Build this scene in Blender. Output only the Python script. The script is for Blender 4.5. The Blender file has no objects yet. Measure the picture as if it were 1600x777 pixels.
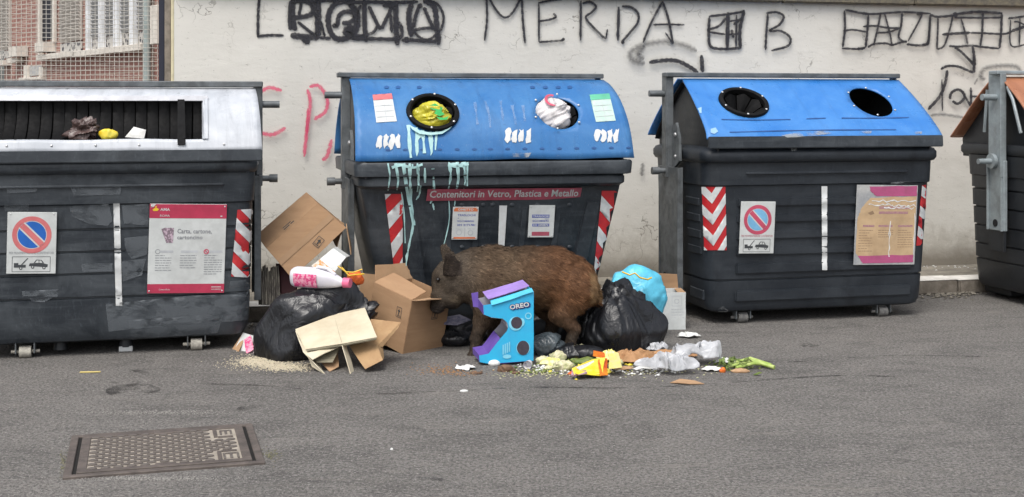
import bpy, bmesh, math, random
import numpy as np
from mathutils import Vector, Matrix, geometry
from mathutils.bvhtree import BVHTree
R = math.radians
S = bpy.context.scene
COL = S.collection
# ------------------------------------------------------------------ camera
F, HY, CH = 2000.0, 160.0, 1.6          # focal length (photo px), horizon row, eye height
cam = bpy.data.cameras.new('camera'); cam.sensor_width = 36; cam.lens = 36*F/1600
cam.shift_y = -(388.5-HY)/1600; cam.clip_start = .1; cam.clip_end = 2000
co = bpy.data.objects.new('camera', cam); COL.objects.link(co)
co.location = (0, 0, CH); co.rotation_euler = (R(90), 0, 0); S.camera = co
# ------------------------------------------------------------------ light
SUN_EL, SUN_AZ = 58, 200                 # azimuth measured clockwise from +Y
w = bpy.data.worlds.new('World'); S.world = w; w.use_nodes = True
nt = w.node_tree; nt.nodes.clear()
sk = nt.nodes.new('ShaderNodeTexSky'); sk.sky_type = 'NISHITA'; sk.sun_disc = False
sk.sun_elevation = R(SUN_EL); sk.sun_rotation = R(SUN_AZ); sk.dust_density = 4; sk.air_density = 1.0
hs = nt.nodes.new('ShaderNodeHueSaturation'); hs.inputs['Saturation'].default_value = .38
bg = nt.nodes.new('ShaderNodeBackground'); bg.inputs['Strength'].default_value = .15
wo = nt.nodes.new('ShaderNodeOutputWorld')
nt.links.new(sk.outputs[0], hs.inputs['Color']); nt.links.new(hs.outputs[0], bg.inputs[0]); nt.links.new(bg.outputs[0], wo.inputs[0])
sl = bpy.data.lights.new('sun', 'SUN'); sl.energy = 1.2; sl.angle = R(30); sl.color = (1, .97, .92)
so = bpy.data.objects.new('sun', sl); COL.objects.link(so)
a, e = R(SUN_AZ), R(SUN_EL)
sd = Vector((math.sin(a)*math.cos(e), math.cos(a)*math.cos(e), math.sin(e)))
so.rotation_euler = sd.to_track_quat('Z', 'Y').to_euler(); so.location = (0, 0, 12)
S.view_settings.view_transform = 'Standard'; S.view_settings.look = 'None'
S.view_settings.exposure = 0.55; S.view_settings.gamma = 1

# ------------------------------------------------------------------ projection helpers: photo pixel -> point of the place
def at(px, py, Y): return Vector(((px-800)/F*Y, Y, CH-(py-HY)/F*Y))
def ground(px, py, z=0):
    return at(px, py, F*(CH-z)/(py-HY))
def ray(px, py): return Vector(((px-800)/F, 1, -(py-HY)/F))

# ------------------------------------------------------------------ materials
def srgb(r, g, b):
    f = lambda c: (c/255/12.92) if c/255 <= .04045 else ((c/255+.055)/1.055)**2.4
    return (f(r), f(g), f(b))
class NT:
    def __init__(s, name):
        s.m = bpy.data.materials.new(name); s.m.use_nodes = True; s.t = s.m.node_tree
        s.b = s.t.nodes['Principled BSDF']; s.tc = s.t.nodes.new('ShaderNodeTexCoord')
    def n(s, typ, **kw):
        o = s.t.nodes.new(typ)
        for k, v in kw.items():
            if hasattr(o, k): setattr(o, k, v)
            else: s.set(o.inputs[k], v)
        return o
    def set(s, sock, v):
        if isinstance(v, bpy.types.NodeSocket): s.t.links.new(v, sock)
        elif isinstance(v, tuple) and len(v) == 3 and sock.type == 'RGBA': sock.default_value = (*v, 1)
        else: sock.default_value = v
    def P(s, **kw):
        for k, v in kw.items(): s.set(s.b.inputs[k.replace('_', ' ')], v)
    def coord(s, stretch=None, kind='Object'):
        c = s.tc.outputs[kind]
        if stretch:
            mp = s.n('ShaderNodeMapping'); s.set(mp.inputs['Vector'], c); mp.inputs['Scale'].default_value = stretch
            c = mp.outputs[0]
        return c
    def noise(s, scale, detail=5, rough=.6, dist=0, stretch=None, lo=0., hi=1., kind='Object'):
        o = s.n('ShaderNodeTexNoise'); s.set(o.inputs['Vector'], s.coord(stretch, kind))
        o.inputs['Scale'].default_value = scale; o.inputs['Detail'].default_value = detail
        o.inputs['Roughness'].default_value = rough; o.inputs['Distortion'].default_value = dist
        return s.ramp(o.outputs['Fac'], lo, hi) if (lo, hi) != (0., 1.) else o.outputs['Fac']
    def ramp(s, v, lo, hi, a=0., b=1.):
        o = s.n('ShaderNodeMapRange'); s.set(o.inputs['Value'], v)
        o.inputs['From Min'].default_value = lo; o.inputs['From Max'].default_value = hi
        o.inputs['To Min'].default_value = a; o.inputs['To Max'].default_value = b
        return o.outputs[0]
    def math(s, op, a, b=0.):
        o = s.n('ShaderNodeMath', operation=op); s.set(o.inputs[0], a); s.set(o.inputs[1], b); return o.outputs[0]
    def mix(s, f, a, b, mode='MIX'):
        o = s.n('ShaderNodeMix', data_type='RGBA', blend_type=mode)
        s.set(o.inputs[0], f); s.set(o.inputs[6], a); s.set(o.inputs[7], b); return o.outputs[2]
    def bump(s, h, st, dist=.01):
        o = s.n('ShaderNodeBump'); s.set(o.inputs['Height'], h); o.inputs['Strength'].default_value = st
        o.inputs['Distance'].default_value = dist; s.set(s.b.inputs['Normal'], o.outputs[0])
def mat(name, c, c2=None, rough=.6, scale=6, lo=.4, hi=.62, bump=.0, bscale=60, metal=0, stretch=None, spec=.5, bdist=.01, dirt=0., trans=0., alpha=1.):
    k = NT(name); c2 = c2 or tuple(x*.78 for x in c)
    col = k.mix(k.noise(scale, 6, .65, .3, stretch, lo, hi), c, c2)
    if dirt: col = k.mix(k.math('MULTIPLY', k.noise(3.1, 8, .7, .6, None, .45, .75), dirt), col, (.10, .085, .07))
    k.P(Base_Color=col, Roughness=k.ramp(k.noise(scale*2.3, 4), .3, .7, max(0, rough-.08), min(1, rough+.1)), Metallic=metal)
    k.b.inputs['Specular IOR Level'].default_value = spec
    if trans: k.b.inputs['Transmission Weight'].default_value = trans
    if alpha < 1: k.b.inputs['Alpha'].default_value = alpha
    if bump: k.bump(k.noise(bscale, 5, .6), bump, bdist)
    return k.m
M = {}
# plastic of the bins: dark blue grey, dusty, scratched, with rubbed lighter zones
def plastic(name, c, scuff, amt=.5, hz=1.2):
    k = NT(name)
    big = k.noise(2.2, 7, .65, .8, (1, 1, 1.6), .42, .66)
    str_ = k.noise(9, 6, .7, .4, (.25, .25, 3.2), .52, .72)
    fine = k.noise(60, 4, .7, 0, (1, 1, .3), .55, .75)
    col = k.mix(k.math('MULTIPLY', big, amt), c, scuff)
    col = k.mix(k.math('MULTIPLY', str_, amt*.7), col, scuff)
    col = k.mix(k.math('MULTIPLY', fine, .18), col, tuple(x*2.2 for x in scuff))
    col = k.mix(k.noise(5, 6, .7, .5, (1, 1, .5), .56, .76), col, tuple(x*.5 for x in c))
    k.P(Base_Color=col, Roughness=k.ramp(big, 0, 1, .42, .58)); k.b.inputs['Specular IOR Level'].default_value = .45
    k.bump(k.noise(35, 5, .6), .12, .01)
    return k.m
M['plastic'] = plastic('dark_grey_plastic', (.0185, .0235, .030), (.075, .086, .096), .58)
M['plastic2'] = plastic('black_blue_plastic', (.0135, .0175, .0235), (.038, .045, .053), .5)
M['plastic4'] = plastic('black_plastic', (.013, .015, .018), (.026, .029, .034), .45)
M['hole_shade'] = mat('hole_shade_black', (.006, .006, .007), rough=.8)  # black that stands in for the shade inside openings and holes
def painted(name, c, faded, dark):
    k = NT(name)
    col = k.mix(k.noise(2.5, 6, .6, .6, (1, 1, 1), .35, .7), c, faded)
    col = k.mix(k.math('MULTIPLY', k.noise(7, 7, .75, .3, (2.5, .6, .3), .58, .75), .5), col, faded)
    col = k.mix(k.math('MULTIPLY', k.noise(17, 8, .8, .6, None, .60, .74), .55), col, dark)
    col = k.mix(k.math('MULTIPLY', k.noise(3.3, 8, .75, .5, (3.5, .7, .35), .50, .70), .35), col, dark)
    col = k.mix(k.math('MULTIPLY', k.noise(90, 3, .8, 0, None, .66, .74), .7), col, (.45, .48, .5))
    k.P(Base_Color=col, Roughness=k.noise(6, 5, .6, 0, None, .1, 1.1)); k.b.inputs['Specular IOR Level'].default_value = .4
    k.bump(k.noise(24, 5, .6), .12, .01); return k.m
M['blue'] = painted('blue_lid_paint', (.024, .135, .36), (.065, .20, .42), (.02, .055, .14))
M['blue3'] = painted('bright_blue_lid_paint', (.030, .165, .48), (.07, .235, .55), (.03, .12, .32))
M['white_lid'] = painted('white_lid_paint', (.42, .445, .48), (.60, .62, .65), (.15, .16, .18))
M['orange_lid'] = painted('brown_orange_lid_paint', (.30, .12, .06), (.42, .19, .11), (.12, .05, .03))
M['steel'] = mat('galvanised_steel', (.16, .175, .185), (.09, .10, .105), rough=.5, scale=9, metal=.35, bump=.1, bscale=40, dirt=.3)
M['steel_light'] = mat('pale_galvanised_steel', (.33, .38, .40), (.24, .27, .28), rough=.5, scale=9, metal=.3, dirt=.3)
M['bolt'] = mat('zinc_bolt', (.6, .6, .6), rough=.35, metal=.6)
M['rubber'] = mat('black_rubber', (.0022, .0022, .0025), (.0045, .0045, .005), rough=.7, scale=20, spec=.2)
M['wheel'] = mat('worn_wheel', (.42, .40, .34), (.25, .23, .2), rough=.7, scale=30)
M['wheel_dark'] = mat('dirty_wheel', (.16, .155, .145), (.08, .08, .08), rough=.7, scale=30)
M['red'] = mat('reflective_red', (.52, .025, .03), (.40, .02, .03), rough=.35, scale=12, dirt=.25)
M['whitestripe'] = mat('reflective_white', (.62, .64, .64), (.5, .52, .53), rough=.35, scale=12, dirt=.3)
M['white'] = mat('white_print', (.60, .62, .61), (.52, .54, .53), rough=.5, scale=9, dirt=.2)
M['crimson'] = mat('crimson_print', (.46, .035, .085), (.38, .03, .07), rough=.5, scale=9)
M['band'] = mat('faded_red_band', (.42, .09, .13), (.32, .07, .10), rough=.5, scale=14, dirt=.3)
M['pinkred'] = mat('faded_pink_red', (.60, .17, .17), (.52, .13, .14), rough=.5, scale=9)
M['parkred'] = mat('faded_crimson_ring', (.55, .08, .14), rough=.5)
M['signblue'] = mat('sign_blue', (.015, .13, .50), rough=.5)
M['signpale'] = mat('faded_sign_blue', (.20, .47, .72), rough=.5)
M['ink'] = mat('dark_ink', (.05, .055, .06), rough=.6)
M['greyink'] = mat('grey_ink', (.24, .25, .27), rough=.6)
M['paleink'] = mat('pale_grey_ink', (.50, .52, .54), rough=.6)
M['blueink'] = mat('blue_ink', (.13, .16, .42), rough=.6)
M['yellow'] = mat('yellow_print', (.75, .50, .03), rough=.5)
M['orange'] = mat('orange_print', (.72, .20, .08), rough=.5)
M['magenta'] = mat('faded_magenta', (.46, .09, .22), (.38, .08, .18), rough=.45, scale=12, dirt=.3)
M['kraftposter'] = mat('yellowed_poster', (.56, .40, .24), (.48, .33, .19), rough=.35, scale=8, dirt=.3)
M['film'] = mat('torn_clear_film', (.32, .33, .34), (.45, .45, .44), rough=.25, scale=10)
M['mint'] = mat('mint_paint', (.34, .56, .56), (.42, .64, .63), rough=.4, scale=40)
M['greenprint'] = mat('green_print', (.12, .48, .30), rough=.5)
M['palegreen'] = mat('pale_green_sticker', (.42, .56, .50), (.50, .62, .55), rough=.4, scale=12)
def brushed(name, c, lo, hi):
    k = NT(name); n = k.noise(7, 6, .65, .4, (1, 1, 2.2), lo, hi)
    k.P(Base_Color=c, Roughness=.5, Alpha=k.math('MULTIPLY', n, .62)); return k.m
M['patch'] = brushed('grey_paint_patch', (.125, .14, .155), .34, .52)
M['scuff'] = brushed('pale_scuff', (.34, .36, .37), .42, .58)
M['dimple_shade'] = mat('dimple_shade_blue', (.016, .085, .26), rough=.5)  # shade of the lid dimples put into a darker blue
M['whitepaint'] = mat('white_road_paint', (.64, .66, .66), (.6, .61, .6), rough=.5, scale=30, dirt=.2)
M['card'] = mat('brown_cardboard', (.38, .235, .13), (.33, .20, .11), rough=.85, scale=3, bump=.15, bscale=14, stretch=(1, 1, 6), dirt=.1)
M['card_in'] = mat('cardboard_inside', (.44, .28, .16), (.36, .22, .12), rough=.85, scale=4, dirt=.15)
M['paleboard'] = mat('greyed_white_board', (.60, .54, .40), (.52, .45, .32), rough=.8, scale=5, dirt=.15, bump=.1, bscale=20)
M['boardedge'] = mat('grey_board_edge', (.26, .235, .17), (.17, .15, .10), rough=.9, scale=20, stretch=(1, 1, 8))
M['kraft'] = mat('kraft_paper', (.40, .26, .13), (.33, .20, .10), rough=.8, scale=5, bump=.3, bscale=25)
def bagmat(name, c, rough=.28, bst=.25, tr=0., alpha=1.):
    k = NT(name)
    k.P(Base_Color=k.mix(k.noise(5, 5, .6, .5, None, .4, .7), c, tuple(min(1, x*1.7) for x in c)), Roughness=k.ramp(k.noise(7, 4), .3, .7, rough-.06, rough+.12))
    k.b.inputs['Specular IOR Level'].default_value = .5
    if tr: k.b.inputs['Transmission Weight'].default_value = tr; k.b.inputs['IOR'].default_value = 1.1
    if alpha < 1: k.b.inputs['Alpha'].default_value = alpha
    r = k.n('ShaderNodeTexNoise'); k.set(r.inputs['Vector'], k.coord((1, 1, .6))); r.inputs['Scale'].default_value = 8
    r.inputs['Detail'].default_value = 3; r.inputs['Distortion'].default_value = 1.6
    k.bump(k.math('ABSOLUTE', k.math('SUBTRACT', r.outputs['Fac'], .5)), bst, .05)
    return k.m
M['blackbag'] = bagmat('black_bag_film', (.0085, .009, .011), .30, .35)
M['cyanbag'] = bagmat('cyan_bag_film', (.075, .36, .50), .34, .3)
M['greybag'] = bagmat('smoky_bag_film', (.06, .075, .085), .25, .4, 0, .8)
M['clearbag'] = bagmat('milky_bag_film', (.52, .53, .55), .22, .5, 0, .55)
M['yellowbag'] = bagmat('yellow_bag_film', (.42, .38, .03), .3, .4)
M['whitebag'] = bagmat('white_bag_film', (.52, .50, .50), .35, .4)
M['brownbag'] = bagmat('brown_bag_film', (.065, .042, .038), .3, .4)
M['tissue'] = mat('white_tissue', (.74, .74, .72), (.60, .60, .58), rough=.85, scale=30, bump=.4, bscale=60)
M['brownpaper'] = mat('brown_crumpled_paper', (.42, .23, .11), (.30, .16, .07), rough=.8, scale=14, bump=.4, bscale=40)
M['cauli'] = mat('cauliflower', (.66, .60, .42), (.40, .42, .20), rough=.8, scale=28, bump=.6, bscale=90)
M['leaf'] = mat('green_leaf', (.10, .16, .03), (.20, .22, .06), rough=.6, scale=25)
M['stalk'] = mat('celery_stalk', (.30, .42, .08), (.45, .52, .18), rough=.5, scale=20)
M['peel'] = mat('brown_peel', (.16, .09, .05), (.09, .05, .03), rough=.7, scale=30)
M['snack'] = mat('yellow_packet', (.80, .55, .02), (.78, .70, .12), rough=.35, scale=14)
M['snackred'] = mat('red_orange_packet', (.65, .08, .02), (.75, .28, .03), rough=.35, scale=20)
M['cyancard'] = mat('cyan_card', (.022, .42, .70), (.03, .36, .64), rough=.5, scale=6, dirt=.06)
M['purplecard'] = mat('purple_card', (.125, .07, .34), (.16, .10, .40), rough=.5, scale=6)
M['lilac'] = mat('lilac_card', (.36, .24, .62), rough=.5)
M['greycard'] = mat('grey_card', (.42, .41, .45), rough=.7)
M['cookie'] = mat('cookie_print', (.035, .028, .04), (.05, .04, .055), rough=.6, scale=60)
M['navy'] = mat('navy_outline', (.012, .02, .16), rough=.5)
M['brightcyan'] = mat('pale_cyan_print', (.22, .62, .80), rough=.5)
M['jug'] = mat('white_plastic_bottle', (.72, .71, .74), (.64, .62, .68), rough=.3, scale=8)
M['pinkcap'] = mat('pink_cap', (.78, .16, .30), rough=.35)
M['pinklabel'] = mat('pink_label', (.62, .05, .19), (.75, .35, .45), rough=.4, scale=45, lo=.45, hi=.55)
M['netorange'] = mat('orange_net', (.80, .17, .03), (.62, .10, .02), rough=.6, scale=60)
M['string'] = mat('yellow_string', (.80, .50, .02), rough=.5)
M['newsprint'] = mat('old_newspaper', (.26, .24, .20), (.10, .09, .08), rough=.9, scale=18, stretch=(3, 3, .4), lo=.42, hi=.55)
M['maroon'] = mat('maroon_card', (.045, .008, .012), rough=.7)
M['iron'] = mat('cast_iron', (.135, .112, .098), (.08, .067, .06), rough=.7, scale=9, metal=.2, bump=.3, bscale=70)
M['irongrime'] = mat('sandy_grime', (.36, .32, .265), (.25, .22, .185), rough=.95, scale=12, bump=.3, bscale=90)
M['ironstud'] = mat('worn_iron_stud', (.105, .09, .08), (.16, .14, .125), rough=.6, scale=30, metal=.2)
M['gap'] = mat('dark_gap', (.008, .007, .006), rough=.95)
M['sawdust'] = mat('sawdust', (.62, .56, .42), (.50, .43, .31), rough=.95, scale=40)
M['hoof'] = mat('boar_hoof', (.03, .025, .022), rough=.6)
M['eye'] = mat('boar_eye', (.006, .005, .005), rough=.12)
M['snout'] = mat('boar_snout', (.05, .04, .036), (.03, .024, .02), rough=.6, scale=50, bump=.4, bscale=120)
# plaster wall
def wallmat():
    k = NT('old_white_plaster')
    c = k.mix(k.noise(.9, 7, .62, .5, None, .35, .68), (.66, .64, .585), (.57, .55, .50))
    c = k.mix(k.math('MULTIPLY', k.noise(4, 7, .7, .4, (.5, .5, 1.3), .56, .78), .4), c, (.40, .38, .33))
    v = k.n('ShaderNodeTexVoronoi', feature='DISTANCE_TO_EDGE'); wv = k.n('ShaderNodeVectorMath', operation='ADD')
    nn = k.n('ShaderNodeTexNoise'); k.set(nn.inputs['Vector'], k.coord()); nn.inputs['Scale'].default_value = 6; nn.inputs['Detail'].default_value = 5
    sc = k.n('ShaderNodeVectorMath', operation='SCALE'); k.set(sc.inputs[0], nn.outputs['Color']); sc.inputs['Scale'].default_value = .35
    k.set(wv.inputs[0], k.coord()); k.set(wv.inputs[1], sc.outputs[0]); k.set(v.inputs['Vector'], wv.outputs[0]); v.inputs['Scale'].default_value = 3.6
    crack = k.ramp(v.outputs['Distance'], .004, .016, 1, 0)
    zone = k.noise(1.3, 4, .6, .3, (1, 1, .8), .55, .62)
    cr = k.math('MULTIPLY', crack, zone)
    v2 = k.n('ShaderNodeTexVoronoi', feature='DISTANCE_TO_EDGE'); mp = k.n('ShaderNodeVectorMath', operation='ADD')
    sc2 = k.n('ShaderNodeVectorMath', operation='SCALE'); k.set(sc2.inputs[0], nn.outputs['Color']); sc2.inputs['Scale'].default_value = .9
    k.set(mp.inputs[0], k.coord()); k.set(mp.inputs[1], sc2.outputs[0]); k.set(v2.inputs['Vector'], mp.outputs[0]); v2.inputs['Scale'].default_value = 11
    nick = k.math('MULTIPLY', k.ramp(v2.outputs['Distance'], .01, .03, 1, 0), k.noise(14, 3, .6, 0, (1, 1, 3.0), .60, .64))
    c = k.mix(k.math('MULTIPLY', cr, .7), c, (.16, .145, .12))
    c = k.mix(k.math('MULTIPLY', nick, .8), c, (.17, .155, .13))
    sep = k.n('ShaderNodeSeparateXYZ'); k.set(sep.inputs[0], k.tc.outputs['Object'])
    band = k.ramp(k.math('ADD', sep.outputs['Z'], k.math('MULTIPLY', k.noise(5, 6, .7, .3), .22)), .27, .42, 1, 0)
    c = k.mix(k.math('MULTIPLY', band, .85), c, (.115, .095, .075))
    splash = k.ramp(k.math('ADD', sep.outputs['Z'], k.math('MULTIPLY', k.noise(9, 7, .75, .6), .9)), .72, .98, 1, 0)
    c = k.mix(k.math('MULTIPLY', splash, .45), c, (.30, .27, .22))
    top = k.ramp(k.math('SUBTRACT', sep.outputs['Z'], k.math('MULTIPLY', k.noise(11, 6, .7, .2, (1, 1, .25)), .22)), 2.30, 2.42, 0, 1)
    c = k.mix(k.math('MULTIPLY', top, .35), c, (.36, .32, .24))
    k.P(Base_Color=c, Roughness=.88)
    h = k.math('SUBTRACT', k.math('ADD', k.noise(7, 7, .62, .4, (.7, .7, 1.5)), k.math('MULTIPLY', k.noise(45, 4, .6), .22)), k.math('MULTIPLY', k.math('MAXIMUM', cr, nick), .5))
    k.bump(h, .30, .014); return k.m
M['plaster'] = wallmat()
M['coping'] = mat('weathered_concrete_coping', (.155, .135, .095), (.10, .09, .075), rough=.95, scale=14, bump=.7, bscale=50, lo=.4, hi=.6)
M['pillar'] = mat('yellowed_plaster_edge', (.66, .60, .40), (.55, .49, .33), rough=.9, scale=8, dirt=.3)
def asphalt():
    k = NT('worn_asphalt')
    c = k.mix(k.noise(.75, 7, .68, .6, None, .38, .62), (.215, .200, .183), (.140, .131, .121))
    c = k.mix(k.math('MULTIPLY', k.noise(9, 7, .8, .3, (.8, 1.3, 1), .42, .62), .8), c, (.225, .213, .198))
    c = k.mix(k.math('MULTIPLY', k.noise(2.3, 7, .75, .8, (.7, 1.5, 1), .50, .64), .62), c, (.085, .080, .075))
    c = k.mix(k.math('MULTIPLY', k.noise(62, 4, .78, 0, None, .45, .57), .8), c, (.066, .063, .061))
    c = k.mix(k.math('MULTIPLY', k.noise(50, 4, .78, 0, (1, 1, 3), .53, .62), .75), c, (.30, .285, .265))
    c = k.mix(k.math('MULTIPLY', k.noise(90, 2, .8, 0, None, .64, .68), .7), c, (.52, .50, .47))
    c = k.mix(k.math('MULTIPLY', k.noise(6, 7, .75, .7, (.5, 1.4, 1), .60, .72), .55), c, (.055, .052, .050))
    c = k.mix(k.math('MULTIPLY', k.noise(3.1, 6, .7, .8, (.6, 1.6, 1), .58, .70), .35), c, (.27, .25, .22))
    k.P(Base_Color=c, Roughness=.9); k.b.inputs['Specular IOR Level'].default_value = .3
    k.bump(k.math('ADD', k.noise(60, 3, .7), k.math('MULTIPLY', k.noise(22, 4, .6), .6)), 1.0, .018); return k.m
M['asphalt'] = asphalt()
M['pave'] = mat('dirty_pavement', (.28, .255, .21), (.16, .145, .12), rough=.95, scale=5, bump=.5, bscale=60, dirt=.4)
M['curb'] = mat('travertine_kerb', (.24, .21, .175), (.15, .13, .105), rough=.9, scale=9, bump=.5, bscale=40, dirt=.4)
M['curbpaint'] = mat('white_kerb_top', (.82, .80, .75), (.66, .63, .58), rough=.85, scale=10, dirt=.15)
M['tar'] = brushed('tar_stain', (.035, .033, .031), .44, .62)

# ------------------------------------------------------------------ geometry helpers
def tag(o, label=None, cat=None, group=None, kind=None):
    if label: o['label'] = label
    if cat: o['category'] = cat
    if group: o['group'] = group
    if kind: o['kind'] = kind
    return o
def link(name, me, parent=None):
    o = bpy.data.objects.new(name, me); COL.objects.link(o)
    if parent: o.parent = parent
    return o
def empty(name, loc=(0, 0, 0), rz=0):
    o = bpy.data.objects.new(name, None); COL.objects.link(o); o.location = loc; o.rotation_euler = (0, 0, rz)
    o.empty_display_size = .1; return o
class G:
    def __init__(s): s.bm = bmesh.new()
    def add(s, bm2, mtx=None):
        if mtx: bm2.transform(mtx)
        me = bpy.data.meshes.new('t'); bm2.to_mesh(me); bm2.free(); s.bm.from_mesh(me); bpy.data.meshes.remove(me); return s
    def box(s, c, d, bev=.003, rot=None, seg=1):
        b = bmesh.new(); bmesh.ops.create_cube(b, size=1); b.transform(Matrix.Diagonal((*d, 1)))
        if bev: bmesh.ops.bevel(b, geom=b.edges[:], offset=min(bev, min(d)*.45), segments=seg, affect='EDGES')
        m = Matrix.Translation(c)
        if rot is not None: m = m @ rot.to_4x4()
        return s.add(b, m)
    def cyl(s, p0, p1, r0, r1=None, seg=16, cap=True):
        p0, p1 = Vector(p0), Vector(p1); r1 = r0 if r1 is None else r1
        b = bmesh.new(); bmesh.ops.create_cone(b, cap_ends=cap, segments=seg, radius1=r0, radius2=r1, depth=(p1-p0).length)
        q = (p1-p0).to_track_quat('Z', 'Y').to_matrix().to_4x4()
        return s.add(b, Matrix.Translation((p0+p1)/2) @ q)
    def sphere(s, c, r, seg=12, sc=(1, 1, 1)):
        b = bmesh.new(); bmesh.ops.create_uvsphere(b, u_segments=seg, v_segments=max(6, seg//2), radius=r)
        return s.add(b, Matrix.Translation(c) @ Matrix.Diagonal((*sc, 1)))
    def tube(s, pts, r, seg=8):
        pts = [Vector(p) for p in pts]; n = len(pts); rs = r if isinstance(r, (list, tuple)) else [r]*n
        rings = []
        for i, p in enumerate(pts):
            d = (pts[min(i+1, n-1)]-pts[max(i-1, 0)]).normalized(); q = d.to_track_quat('Z', 'Y')
            rings.append([s.bm.verts.new(p + q @ Vector((math.cos(t)*rs[i], math.sin(t)*rs[i], 0))) for t in [2*math.pi*k/seg for k in range(seg)]])
        for A, B in zip(rings, rings[1:]):
            for k in range(seg): s.bm.faces.new((A[k], A[(k+1) % seg], B[(k+1) % seg], B[k]))
        s.bm.faces.new(rings[0][::-1]); s.bm.faces.new(rings[-1]); return s
    def loft(s, rings, cap0=True, cap1=True):
        V = [[s.bm.verts.new(p) for p in r] for r in rings]; n = len(V[0])
        for A, B in zip(V, V[1:]):
            for k in range(n): s.bm.faces.new((A[k], A[(k+1) % n], B[(k+1) % n], B[k]))
        if cap0: s.bm.faces.new(V[0][::-1])
        if cap1: s.bm.faces.new(V[-1])
        return s
    def slab(s, pts, t):
        """a flat or folded sheet (fan of one polygon) with real thickness t behind it"""
        pts = [Vector(p) for p in pts]; n = Vector()
        for i in range(len(pts)): n += pts[i].cross(pts[(i+1) % len(pts)])
        n.normalize()
        A = [s.bm.verts.new(p+n*t/2) for p in pts]; B = [s.bm.verts.new(p-n*t/2) for p in pts]
        s.bm.faces.new(A); s.bm.faces.new(B[::-1])
        for i in range(len(pts)): j = (i+1) % len(pts); s.bm.faces.new((A[i], B[i], B[j], A[j]))
        return s
    def poly2(s, pts, mtx=None, z=0):
        vs = [s.bm.verts.new((mtx @ Vector((x, y, z))) if mtx else Vector((x, y, z))) for x, y in pts]
        s.bm.faces.new(vs); return s
    def rect(s, x0, y0, x1, y1, mtx, z): return s.poly2([(x0, y0), (x1, y0), (x1, y1), (x0, y1)], mtx, z)
    def ell(s, cx, cy, rx, ry, mtx, z, n=32): return s.poly2([(cx+rx*math.cos(2*math.pi*k/n), cy+ry*math.sin(2*math.pi*k/n)) for k in range(n)], mtx, z)
    def ring(s, cx, cy, r0, r1, mtx, z, n=40):
        A = [s.bm.verts.new(mtx @ Vector((cx+r0*math.cos(2*math.pi*k/n), cy+r0*math.sin(2*math.pi*k/n), z))) for k in range(n)]
        B = [s.bm.verts.new(mtx @ Vector((cx+r1*math.cos(2*math.pi*k/n), cy+r1*math.sin(2*math.pi*k/n), z))) for k in range(n)]
        for k in range(n): s.bm.faces.new((A[k], B[k], B[(k+1) % n], A[(k+1) % n]))
        return s
    def obj(s, name, m, parent=None, smooth=35, loc=None):
        if name in ('red_band', 'magenta_band', 'symbol_gap', 'heading_bar', 'torn_white_paper', 'heading_lines', 'crack', 'stain', 'lifting_pin', 'white_torn_edge', 'picture') and loc is None:
            bm = s.bm; seen = set(); isl = []
            for v in bm.verts:
                if v in seen: continue
                st = [v]; seen.add(v); cur = []
                while st:
                    q = st.pop(); cur.append(q)
                    for e in q.link_edges:
                        o_ = e.other_vert(q)
                        if o_ not in seen: seen.add(o_); st.append(o_)
                isl.append(cur)
            if len(isl) > 1 and name != 'lifting_pin':
                last = None
                for cur in isl:
                    g2 = G(); mp = {v: g2.bm.verts.new(v.co) for v in cur}
                    for f in {f for v in cur for f in v.link_faces}: g2.bm.faces.new([mp[v] for v in f.verts])
                    g2.bm.normal_update(); last = g2.obj(name, m, parent, smooth)
                s.bm.free(); return last
        bmesh.ops.recalc_face_normals(s.bm, faces=s.bm.faces[:]) if smooth is not False else None
        me = bpy.data.meshes.new(name); s.bm.to_mesh(me); s.bm.free()
        if m: me.materials.append(m)
        if smooth:
            for p in me.polygons: p.use_smooth = True
            me.set_sharp_from_angle(angle=R(smooth))
        o = link(name, me, parent)
        if loc is not None: o.location = loc
        return o
def raw(name, V, Fc, m, parent=None, smooth=True, sharp=None):
    me = bpy.data.meshes.new(name); V = np.asarray(V, dtype=np.float32); Fc = np.asarray(Fc, dtype=np.int32)
    k = Fc.shape[1]; me.vertices.add(len(V)); me.vertices.foreach_set('co', V.ravel())
    me.loops.add(Fc.size); me.loops.foreach_set('vertex_index', Fc.ravel())
    me.polygons.add(len(Fc)); me.polygons.foreach_set('loop_start', np.arange(0, Fc.size, k, dtype=np.int32))
    me.polygons.foreach_set('loop_total', np.full(len(Fc), k, dtype=np.int32))
    me.update(calc_edges=True); me.validate()
    if smooth: me.polygons.foreach_set('use_smooth', np.ones(len(me.polygons), dtype=bool))
    if sharp: me.set_sharp_from_angle(angle=R(sharp))
    me.materials.append(m); return link(name, me, parent)
def rrect(hw, yf, yb, r, z, n=6):
    out = []
    for cx, cy, a0 in ((hw-r, yb-r, 0), (-hw+r, yb-r, 90), (-hw+r, yf+r, 180), (hw-r, yf+r, 270)):
        for k in range(n+1):
            t = R(a0+90*k/n); out.append(Vector((cx+r*math.cos(t), cy+r*math.sin(t), z)))
    return out
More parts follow.
